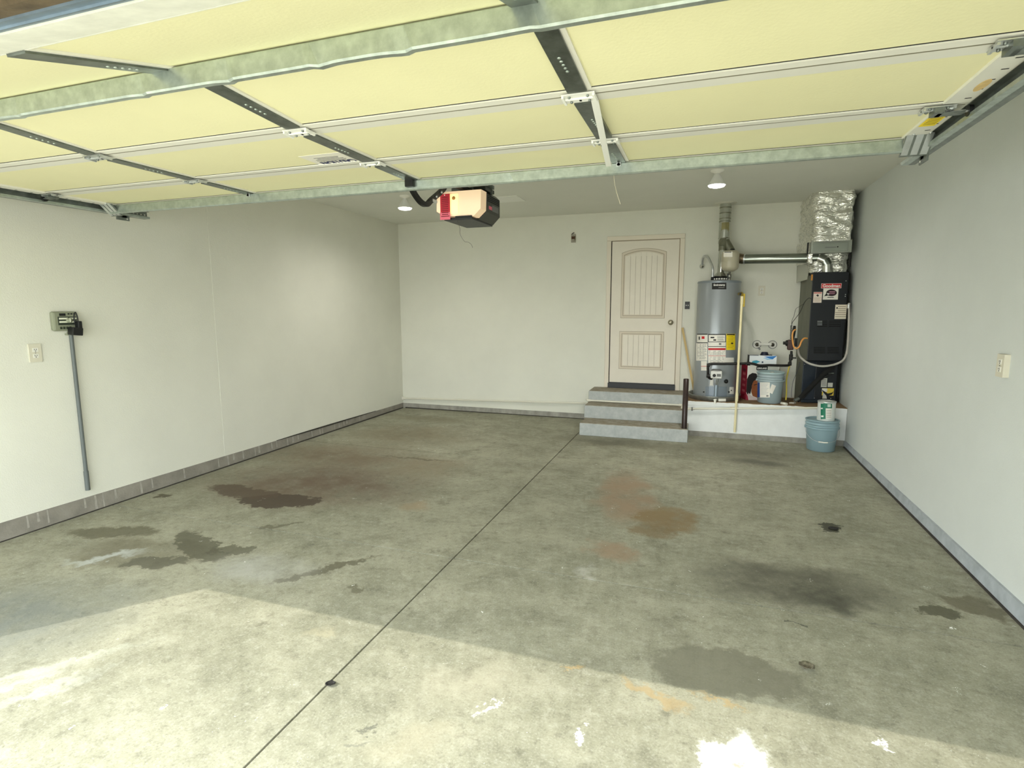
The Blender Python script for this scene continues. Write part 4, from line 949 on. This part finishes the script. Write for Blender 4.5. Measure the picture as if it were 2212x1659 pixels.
for (x, y, Y, r) in ((1529.5, 812, 7.065, .021), (1530, 789, 7.06, .021), (1617, 785.5, 7.08, .022), (1706, 786, 7.22, .021)):
    q = ony(x, y, Y); MB().tube([q-Vector((.018, 0, 0)), q+Vector((.018, 0, 0))], r, 12).build('fitting', 'gas_black', gl)
q = ony(1708.5, 772, 7.24); MB().tube([q-Vector((0,0,.03)), q+Vector((0,0,.035))], .021, 12).build('shutoff_valve', 'gas_black', gl)
MB().box(q.x+.0, q.x+.055, q.y-.03, q.y-.015, q.z-.012, q.z+.004, .003).build('valve_handle', 'gas_black', gl)
q = ony(1711, 760, 7.25); MB().tube([q-Vector((0,0,.035)), q+Vector((0,0,.02))], .012, 10).build('nipple', 'white_plastic', gl)
q = ony(1707, 745, 7.27); g1 = MB().box(q.x-.03, q.x+.035, q.y-.03, q.y+.04, q.z-.06, q.z+.06, .012).build('regulator', mat('regulator_brown', (70,44,40), .5, var=.3, vscale=30), gl)
MB().lathe([(.036, 0), (.034, -.02), (.018, -.028), (.018, -.05)], (q.x-.025, q.y+.01, q.z+.02), 16, 'X').build('regulator_cap', 'gas_black', gl)
MB().tube([q+Vector((.02, 0, .05)), q+Vector((.03, .0, .16)), q+Vector((.035, .02, .22))], [.016, .02, .014], 10).build('gas_valve_stem', 'gas_black', gl)
MB().box(q.x+.045, q.x+.075, q.y, q.y+.03, q.z-.02, q.z+.08, .006).build('valve_body', 'black_metal', gl)
coil = []
c0 = ony(1709.5, 703, 7.26); c1 = ony(1708.5, 733, 7.26)
for k in range(90): t_ = k/89; a_ = t_*2*PI*9; coil.append(c0.lerp(c1, t_)+Vector((.009*math.cos(a_), .009*math.sin(a_), 0)))
MB().tube(coil, .0035, 6).build('coiled_wire', 'black_plastic', gl)
wr = thing('control_wires', (1.0, 7.3, 1.3), 'thin black control wires hanging off the furnace left side', 'wire')
MB().tube(wpath([(1754, 648, 7.17), (1748, 643.5, 7.17), (1738, 653, 7.18), (1729, 673, 7.20), (1719, 687, 7.23), (1712, 696, 7.25), (1709.5, 704, 7.26)]), .0035, 6).build('wire', 'black_plastic', wr)
MB().tube(wpath([(1737, 656, 7.18), (1727, 662, 7.20), (1719, 668, 7.22), (1715, 683, 7.24), (1711, 692, 7.25), (1710, 703, 7.26)]), .0022, 6).build('wire', 'black_plastic', wr)
MB().tube(wpath([(1728, 782, 7.26), (1722, 802, 7.28), (1713, 825, 7.32), (1710, 845, 7.34), (1709.5, 858, 7.36)]), .0022, 6).build('wire', mat('wire_blue', (40,42,70), .6), wr)
yc = MB().tube(wpath([(1706, 788, 7.30), (1703, 800, 7.30), (1699, 820, 7.30), (1699, 845, 7.29), (1697.5, 864, 7.28)]), .0085, 8).build('yellow_cable', mat('cable_yellow', (206,186,66), .5))
tag(yc, 'yellow cable hanging beside the furnace down to the plywood', 'cable')
# ------------------------------------------------------------------ ducts above the furnace
mat('duct_metal', (160,164,154), .4, .7, var=.1, vscale=8)
def foil_mat():
    m = bpy.data.materials.new('foil'); m.use_nodes = True; MATS['foil'] = m
    n, l = m.node_tree.nodes, m.node_tree.links; b = n['Principled BSDF']
    b.inputs['Base Color'].default_value = S((244,243,236)); b.inputs['Metallic'].default_value = .9; b.inputs['Roughness'].default_value = .18
    tc = n.new('ShaderNodeTexCoord'); mp = n.new('ShaderNodeMapping'); mp.inputs['Scale'].default_value = (.85, .85, 2.2); l.new(tc.outputs['Object'], mp.inputs[0])
    nz = n.new('ShaderNodeTexNoise'); nz.inputs['Scale'].default_value = 13; nz.inputs['Detail'].default_value = 3; nz.inputs['Distortion'].default_value = 1.5; l.new(mp.outputs[0], nz.inputs[0])
    bp = n.new('ShaderNodeBump'); bp.inputs['Strength'].default_value = .9; bp.inputs['Distance'].default_value = .02; l.new(nz.outputs[0], bp.inputs['Height']); l.new(bp.outputs[0], b.inputs['Normal'])
foil_mat()
du = thing('foil_duct', (1.28, 7.4, 1.97), 'crumpled silver foil-wrapped duct rising from the furnace to the ceiling', 'duct')
def foil(name, per, z0, z1, amp, nz_=44, close=False, zfun=None):
    # perimeter polyline resampled, swept upward, crumpled outward
    P_ = [Vector((x, y, 0)) for x, y in per]; seg = [(P_[i+1]-P_[i]).length for i in range(len(P_)-1)]; tot = sum(seg); N = 90
    def at(t):
        s = t*tot
        for i, L_ in enumerate(seg):
            if s <= L_ or i == len(seg)-1: return P_[i].lerp(P_[i+1], min(1, s/L_)), (P_[i+1]-P_[i]).normalized()
            s -= L_
    vs = []; fs = []
    for j in range(nz_+1):
        z = z0+(z1-z0)*j/nz_
        for i in range(N+1):
            p, t = at(i/N); nn = Vector((t.y, -t.x, 0)); q = Vector((p.x*7, p.y*7, z*17))
            d_ = amp*(noise.noise(q)*1.0+.7*abs(noise.noise(q*2.3+Vector((5, 1, 2))))+.35*noise.noise(q*5))
            e = min(1, 6*j/nz_, 6*(nz_-j)/nz_+.3)
            zz = z+(zfun(i/N) if zfun and j == 0 else 0)
            vs.append(p+nn*d_*e+Vector((0, 0, zz+amp*.4*noise.noise(q*1.7)*(1 if 0 < j < nz_ else 0))))
    for j in range(nz_):
        for i in range(N): a_ = j*(N+1)+i; fs.append((a_, a_+1, a_+N+2, a_+N+1))
    o = MB().add(vs, fs, True).build(name, 'foil', du); return o
arc = [(1.105+.10-.10*math.cos(a_), 7.195-.10*math.sin(a_)) for a_ in [PI/2*k/6 for k in range(7)]]
per = [(1.055, YB-.01)]+[(x-.02, y) for x, y in arc]+[(1.35, 7.085), (1.475, 7.08), (1.495, 7.2), (1.52, YB-.01)]
per = per[::1]
foil('foil_wrap', per, 2.285, ZC-.002, .027)
foil('side_wrap', [(1.035, YB-.01), (1.06, 7.45), (1.09, 7.24), (1.14, 7.22), (1.14, YB-.01)], 2.06, 2.32, .012, 24)
MB().box(1.10, 1.50, 7.12, YB-.01, 2.16, 2.30, .004).build('coil_cabinet', 'duct_metal', du)
MB().box(1.118, 1.462, 7.112, 7.122, 2.175, 2.268, .003).build('access_door', mat('duct_panel', (150,156,146), .45, .5, var=.05, vscale=8), du)
MB().lathe([(.007, 0), (.007, -.004)], (1.36, 7.112, 2.222), 8, 'Y').build('screw', 'black_gap', du)
MB().box(1.235, 1.345, 7.109, 7.113, 2.215, 2.224).build('maker_mark', 'print_grey', du)
MB().box(1.06, 1.075, 7.12, 7.14, 2.15, 2.28).build('clip_post', 'black_metal', du)
foil('lower_wrap', [(1.10, YB-.01), (1.12, 7.30), (1.17, 7.26), (1.46, 7.27), (1.505, 7.30), (1.515, YB-.01)], 1.955, 2.165, .020, 24)
sp_ = MB().hexa([(1.04, 7.50, 1.86), (1.125, 7.36, 1.885), (1.125, 7.39, 1.885), (1.05, YB-.012, 1.86), (1.035, 7.50, 2.06), (1.125, 7.34, 2.06), (1.125, 7.38, 2.06), (1.045, YB-.012, 2.06)])
sp_.build('side_plate', mat('plate_pale', (190,190,176), .5, .3), du)
lbo = MB().box(1.495, 1.505, 7.13, 7.2, 2.0, 2.3).build('edge_strip', 'black_gap', du)
# horizontal vent connector from the furnace to the flue
hv = thing('furnace_vent_pipe', (1.27, 7.34, 1.955), 'horizontal galvanised vent pipe with elbow from the furnace top to the flue', 'pipe')
mat('vent_steel', (150,156,148), .22, .95, var=.18, vscale=7, stretch=(.3,1,1)); mat('vent_rust', (132,116,94), .4, .8, var=.3, vscale=22)
a = ony(1601, 560, 7.46); b = ony(1758, 557.5, 7.30)
MB().tube([a, b], .057, 32).build('pipe', 'vent_steel', hv)
a0 = Vector((.30, 7.47, a.z+.03)); MB().tube([a0, a+(b-a)*.04], .059, 28).build('rusty_section', 'vent_rust', hv)
for t_ in (.05, .97): q = a.lerp(b, t_); MB().tube([q-(b-a).normalized()*.008, q+(b-a).normalized()*.008], .0595, 32).build('seam_ring', 'galv_bright' if t_ < .5 else 'vent_rust', hv)
el = smooth_path([b+(a-b).normalized()*.02, b+Vector((.045, -.006, 0)), b+Vector((.105, -.014, -.03)), b+Vector((.135, -.018, -.085)), Vector((b.x+.142, b.y-.02, 1.94))], 1)
for i in range(len(el)-1):
    MB().tube([el[i]-(el[i+1]-el[i])*.05, el[i+1]+(el[i+1]-el[i])*.05], .058+.0015*(i % 2), 28).build('elbow_gore', 'flue' if i % 2 else 'vent_steel', hv)
# ------------------------------------------------------------------ things standing on the platform and floor
mat('bucket_blue', (162,178,182), .42, var=.03, vscale=5); mat('bucket_floor', (142,168,176), .42, var=.03, vscale=5)
def bucket(name, x, y, z, r0, r1, h, m, label, lid):
    t = thing(name, (x, y, z), label, 'bucket')
    k = h/.35
    prof = [(r0-.012, 0), (r0, .006), (r0+(r1-r0)*.72, h*.70)]
    rr = lambda f: r0+(r1-r0)*f
    for f in (.72, .79, .86): prof += [(rr(f)+.001, h*f-.004), (rr(f)+.009, h*f), (rr(f)+.009, h*f+.008), (rr(f)+.001, h*f+.012)]
    prof += [(rr(.95), h*.955), (r1+.006, h*.958), (r1+.008, h*.995), (r1, h), (r1-.008, h*.99), (r1-.01, h*.93)]
    if lid: prof += [(.001, h*.93)]
    else: prof += [(r0-.004, .03), (.001, .03)]
    MB().lathe([(a_, z+b_) for a_, b_ in prof], (x, y, 0), 44).build('shell', m, t)
    for s in (-1, 1):
        MB().box(x+s*(rr(.76)+.004)-.012, x+s*(rr(.76)+.004)+.012, y-.02, y+.02, z+h*.70, z+h*.78, .004).build('handle_lug', m, t)
    return t, rr
bk, rr = bucket('floor_bucket', 1.283, 6.815, 0, .138, .162, .345, 'bucket_floor', 'blue-grey plastic bucket on the concrete floor holding up a paint can', False)
hp = smooth_path([(1.283-.165, 6.815, .245), (1.283-.16, 6.74, .19), (1.283-.10, 6.665, .135), (1.283, 6.648, .118), (1.283+.10, 6.665, .135), (1.283+.16, 6.74, .19), (1.283+.165, 6.815, .245)], 6)
MB().tube(hp, .0022, 6).build('wire_handle', 'galv_bright', bk)
MB().tube([(1.283-.055, 6.650, .121), (1.283, 6.646, .117), (1.283+.035, 6.648, .119)], .0075, 10).build('handle_grip', 'white_plastic', bk)
MB().lathe([(.15, .325), (.15, .333), (.001, .333)], (1.283, 6.815, 0), 36).build('inner_lid', 'bucket_floor', bk)
pc = thing('paint_can', (1.31, 6.83, .335), 'open white paint can with a green label standing on the floor bucket', 'paint can')
mat('can_white', (226,228,222), .4, var=.03, vscale=10); mat('can_green', (14,116,86), .45)
cr = .088; cxx, cyy = 1.315, 6.825
MB().lathe([(cr-.002, .335), (cr, .34), (cr, .53), (cr+.003, .533), (cr+.003, .545), (cr-.006, .545), (cr-.008, .538), (.065, .536), (.062, .542), (.001, .542)], (cxx, cyy, 0), 40).build('can', 'can_white', pc)
MB().lathe([(cr+.002, .532), (cr+.0045, .54), (cr+.001, .548), (cr-.006, .549), (cr-.009, .542)], (cxx, cyy, 0), 40, cap=False).build('rim', 'galv_bright', pc)
kw = dict(parent=pc, r=cr, cx=cxx, cy=cyy)
patch(1773, 1783.5, 872, 905, 'green_label', 'can_green', .0015, **kw); patch(1779, 1797, 868.5, 882, 'green_label', 'can_green', .0016, **kw); patch(1776, 1781, 874, 880, 'green_label', 'can_green', .0018, **kw)
patch(1784, 1796, 882.5, 904.5, 'text_panel', 'label_white', .0018, **kw)
for k in range(5): patch(1785, 1795, 886+k*3.6, 886.8+k*3.6, 'print_line', 'print_grey', .0024, n=3, **kw)
patch(1787.5, 1794.5, 873, 879.5, 'round_seal', mat('seal_grey', (190,206,196), .5), .0022, n=4, **kw); patch(1797.5, 1800, 869, 872, 'print_dot', 'print_black', .0022, n=2, **kw)
patch(1773.5, 1777.5, 881, 883.5, 'print_mark', 'print_white', .0024, n=3, **kw); patch(1774, 1779, 897.5, 901, 'print_mark', 'print_white', .0024, n=3, **kw)
MB().tube(smooth_path([(cxx-cr-.002, cyy-.02, .50), (cxx-cr-.006, cyy-.05, .44), (cxx-cr+.012, cyy-.075, .37), (cxx-.05, cyy-.088, .345)], 5), .0018, 6).build('wire_handle', 'galv_bright', pc)
bx_, rr = bucket('lidded_bucket', .782, 7.245, PLZ, .130, .146, .365, 'bucket_blue', 'pale blue-grey lidded bucket with white labels on the platform in front of a red box', True)
kw = dict(parent=bx_, r=.139, cx=.782, cy=7.245)
a = patch(1642, 1663, 826, 858.5, 'white_label', 'label_white', .004, **kw)
for k in range(8): patch(1644, 1660-(k % 3)*2, 829+k*3.1, 829.8+k*3.1, 'print_line', mat('print_pale', (176,182,186), .7), .0048, n=3, **kw)
patch(1636.5, 1642, 826.5, 858, 'blue_label', mat('label_blue', (44,72,140), .5), .004, n=4, **kw); patch(1655.5, 1660, 853.5, 856.5, 'print_dot', 'print_grey', .005, n=2, **kw)
tt = []
for (px, py) in ((1667, 829.5), (1676, 833.5), (1668, 851), (1661, 847)):
    q = ony(px, py, 7.11); s_ = (q.x-.782)/.139; a_ = math.asin(max(-.95, min(.95, s_))); tt.append(Vector((.782+.1445*math.sin(a_), 7.245-.1445*math.cos(a_), q.z)))
MB().hexa([p for p in tt]+[p+Vector((0, -.0012, 0)) for p in tt]).build('tilted_label', 'label_white', bx_)
MB().lathe([(.154, PLZ+.352), (.157, PLZ+.362), (.152, PLZ+.374), (.135, PLZ+.372), (.13, PLZ+.364), (.001, PLZ+.364)], (.782, 7.245, 0), 44, cap=False).build('lid', mat('lid_clear', (166,188,190), .3), bx_)
MB().lathe([(.024, 0), (.024, .008), (.001, .009)], (.79, 7.2, PLZ+.364), 16).build('lid_cap', 'white_plastic', bx_)
# big printed carton
BR_ = math.radians(16); B0 = Vector((.530, 7.335, PLZ))
ct = thing('printed_carton', B0, 'large red and white printed cardboard carton behind the lidded bucket', 'carton', rotz=BR_)
mat('carton_red', (150,22,48), .6, var=.06, vscale=8); mat('carton_white', (222,220,210), .6, var=.03, vscale=8)
lb_ = lambda name, m, x0, x1, y0, y1, z0, z1, bev=0.0, p=ct: MB().box(x0, x1, y0, y1, z0, z1, bev).build(name, m, p, local=True)
cb = lb_('carton_body', 'carton_white', 0, .38, .0, .2, 0, .43, .003)
lb_('red_side', 'carton_red', -.0015, .0005, .002, .198, .002, .428, 0)
for z in (.30, .23, .16, .09): lb_('side_print', mat('carton_pink', (184,92,100), .6), -.0025, -.001, .05, .14, z, z+.03)
lb_('side_word', mat('carton_dark', (96,14,34), .6), -.0025, -.001, .05, .15, .345, .38)
lb_('brand_bar', 'print_black', .105, .24, -.0015, .0005, .372, .414)
Wc = WM['printed_carton']; xd = Wc.to_3x3() @ Vector((1,0,0))
text('brand_word', 'KIRKLAND', 1, Wc @ Vector((.1725, -.0028, .393)), xd, (0,0,1), 'print_white', ct, width=.115, bold=.03, height=.02)
def blob(name, m, pts, y, th): return MB().prism(pts, 'Y', y-th, y).build(name, m, ct, local=True)
blob('hair_print', mat('print_hair', (24,18,16), .7), [(.0, .10), (.0, .26), (.02, .31), (.06, .335), (.10, .33), (.135, .30), (.14, .24), (.10, .25), (.07, .21), (.06, .14), (.05, .08), (.02, .06)], 0.0, .001)
blob('skin_print', mat('print_skin', (150,86,48), .7, var=.15, vscale=20), [(.06, .10), (.062, .18), (.08, .235), (.12, .255), (.2, .25), (.2, .06), (.13, .03), (.08, .05)], 0.0, .0016)
blob('shirt_print', mat('print_shirt', (206,190,186), .7), [(.0, .0), (.0, .03), (.03, .09), (.05, .06), (.08, .045), (.12, .025), (.2, .05), (.2, .0)], 0.0, .0022)
blob('red_corner', 'carton_red', [(0, 0), (0, .09), (.018, .05), (.03, 0)], 0.0, .0026)
blob('brow_print', 'print_hair', [(.085, .19), (.12, .20), (.14, .192), (.12, .192), (.09, .182)], 0.0, .0024)
# blue and white carton on top of it
C0 = Vector((.545, 7.345, PLZ+.432)); cw = thing('filter_box', C0, 'small white box with blue swooshes lying on the printed carton', 'box', rotz=math.radians(3))
lb2 = lambda name, m, x0, x1, y0, y1, z0, z1, bev=0.0: MB().box(x0, x1, y0, y1, z0, z1, bev).build(name, m, cw, local=True)
lb2('box_body', mat('box_white', (232,236,238), .45), 0, .305, 0, .16, 0, .118, .002)
lb2('dark_end', 'black_plastic', -.0015, .0005, .0, .16, 0, .118)
lb2('open_flap', 'black_plastic', -.02, .10, -.01, .02, .118, .123)
pol = lambda name, m, pts, th: MB().prism(pts, 'Y', -th, 0).build(name, m, cw, local=True)
pol('blue_swoosh', mat('box_blue', (40,120,196), .5), [(.16, .105), (.305, .117), (.26, .075), (.235, .082)], .001)
pol('pale_swoosh', mat('box_pale', (130,190,224), .5), [(.15, .09), (.235, .083), (.262, .075), (.20, .07)], .0013)
pol('teal_swoosh', mat('box_teal', (70,170,196), .5), [(.01, .005), (.04, .05), (.08, .06), (.125, .045), (.07, .015)], .001)
lb2('badge', mat('box_badge', (60,74,96), .5), .14, .158, -.0014, 0, .028, .048)
dc = thing('dark_cap', (.72, 7.40, PLZ+.55), 'dark navy plastic cap lying on the small white box', 'cap')
MB().lathe([(.046, PLZ+.551), (.046, PLZ+.567), (.040, PLZ+.570), (.038, PLZ+.585), (.03, PLZ+.591), (.001, PLZ+.592)], (.715, 7.40, 0), 28).build('cap', mat('navy_plastic', (22,26,48), .4), dc)
MB().box(.70, .80, 7.37, 7.44, PLZ+.5505, PLZ+.558, .002).build('cap_base', 'navy_plastic', dc)
# hose bib pair on the wall
wb2 = thing('wall_water_valves', (.745, YB, 1.105), 'pair of white wall water valves joined by a white bar below the outlet', 'valve')
for px in (1635, 1668.5):
    q = ony(px, 744 if px < 1650 else 744.5, YB)
    MB().lathe([(.046, 0), (.046, -.008), (.036, -.012), (.036, -.006), (.026, -.006), (.001, -.006)], (q.x, YB, q.z), 28, 'Y').build('escutcheon', 'white_plastic', wb2)
    MB().lathe([(.053, 0), (.053, -.004)], (q.x, YB, q.z), 28, 'Y').build('ring_shade', 'print_grey', wb2)  # grey ring painted as shade on the wall round the escutcheon
    MB().lathe([(.022, -.005), (.022, -.03), (.014, -.035), (.001, -.036)], (q.x, YB, q.z), 16, 'Y').build('valve_stem', mat('valve_dark', (70,66,54), .4, .6), wb2)
q0 = ony(1638, 744, YB); q1 = ony(1666, 744, YB)
MB().tube([(q0.x, YB-.03, q0.z+.004), (q1.x, YB-.03, q1.z+.004)], .015, 12).build('cross_bar', 'white_plastic', wb2)
MB().tube([ony(1637, 751, YB-.02), ony(1642, 755, YB-.03)], .008, 8).build('drain_nub', 'print_grey', wb2)
# wooden stick leaning on the wall
a = ony(1474, 708, YB-.03); b = ony(1502, 851, 7.60); b.z = PLZ+.002; b.x = -.072
ax = (b-a).normalized(); s1_ = ax.cross(Vector((0,1,0))).normalized()*.013; s2_ = ax.cross(s1_).normalized()*.009
tag(MB().hexa([a-s1_-s2_, a+s1_-s2_, a+s1_+s2_, a-s1_+s2_, b-s1_-s2_, b+s1_-s2_, b+s1_+s2_, b-s1_+s2_]).build('wooden_stick', mat('stick_wood', (196,170,116), .7, var=.12, vscale=10, stretch=(3,3,.4))), 'slim pale wooden stick leaning on the wall left of the water heater', 'stick')
# scraps on the plywood
q = onz(1694, 872, PLZ+.014); sc = MB().tube([q+Vector((-.028, .03, 0)), q+Vector((.022, -.03, 0))], .0165, 14, cap=False)
o = sc.build('pipe_scrap', 'pvc'); md = o.modifiers.new('wall', 'SOLIDIFY'); md.thickness = .003; tag(o, 'short white plastic pipe offcut lying on the plywood platform', 'pipe scrap')
q = onz(1711, 870, PLZ+.006); tag(MB().prism([(q.x-.035, q.y-.02), (q.x+.02, q.y-.015), (q.x+.045, q.y+.02), (q.x-.01, q.y+.012)], 'Z', PLZ, PLZ+.010).build('plastic_scrap', 'white_plastic'), 'flat white plastic scrap on the plywood near the furnace base', 'scrap')
# dry leaves on the floor
def leaf(px, py, size, rot, m, label, curl):
    q = onz(px, py, 0); vs = []; fs = []; n_ = 9; k_ = 5
    for i in range(n_):
        t_ = i/(n_-1); w_ = size*.42*math.sin(PI*min(1, t_*1.02))**.7+.001
        for j in range(k_):
            u_ = (j/(k_-1)-.5)*2; x = (t_-.5)*size; y = w_*u_*(1+.25*noise.noise(Vector((t_*6, u_*3, px))))
            z = .004+curl*size*(.35*abs(u_)**1.5+.5*(t_-.5)**2+.25*(noise.noise(Vector((t_*4, u_*2, py)))+.5))
            vs.append((q.x+x*math.cos(rot)-y*math.sin(rot), q.y+x*math.sin(rot)+y*math.cos(rot), max(.001, z)))
    for i in range(n_-1):
        for j in range(k_-1): a_ = i*k_+j; fs.append((a_, a_+1, a_+k_+1, a_+k_))
    o = MB().add(vs, fs, True).build('dry_leaf', m); md = o.modifiers.new('thick', 'SOLIDIFY'); md.thickness = .0012
    tag(o, label, 'leaf')
mat('leaf_black', (34,32,30), .8, var=.3, vscale=40); mat('leaf_grey', (122,116,96), .8, col2=(70,64,48), vscale=60)
leaf(714, 1482, .042, .6, 'leaf_black', 'small black crumpled leaf beside the long floor joint in the sunlight', .5)
leaf(1742, 1446, .062, -.2, 'leaf_grey', 'curled grey-brown dry leaf on the shaded floor at right', .6)
leaf(1800, 1143, .07, .3, 'leaf_black', 'flat dark leaf on the shaded floor halfway to the right wall', .12)
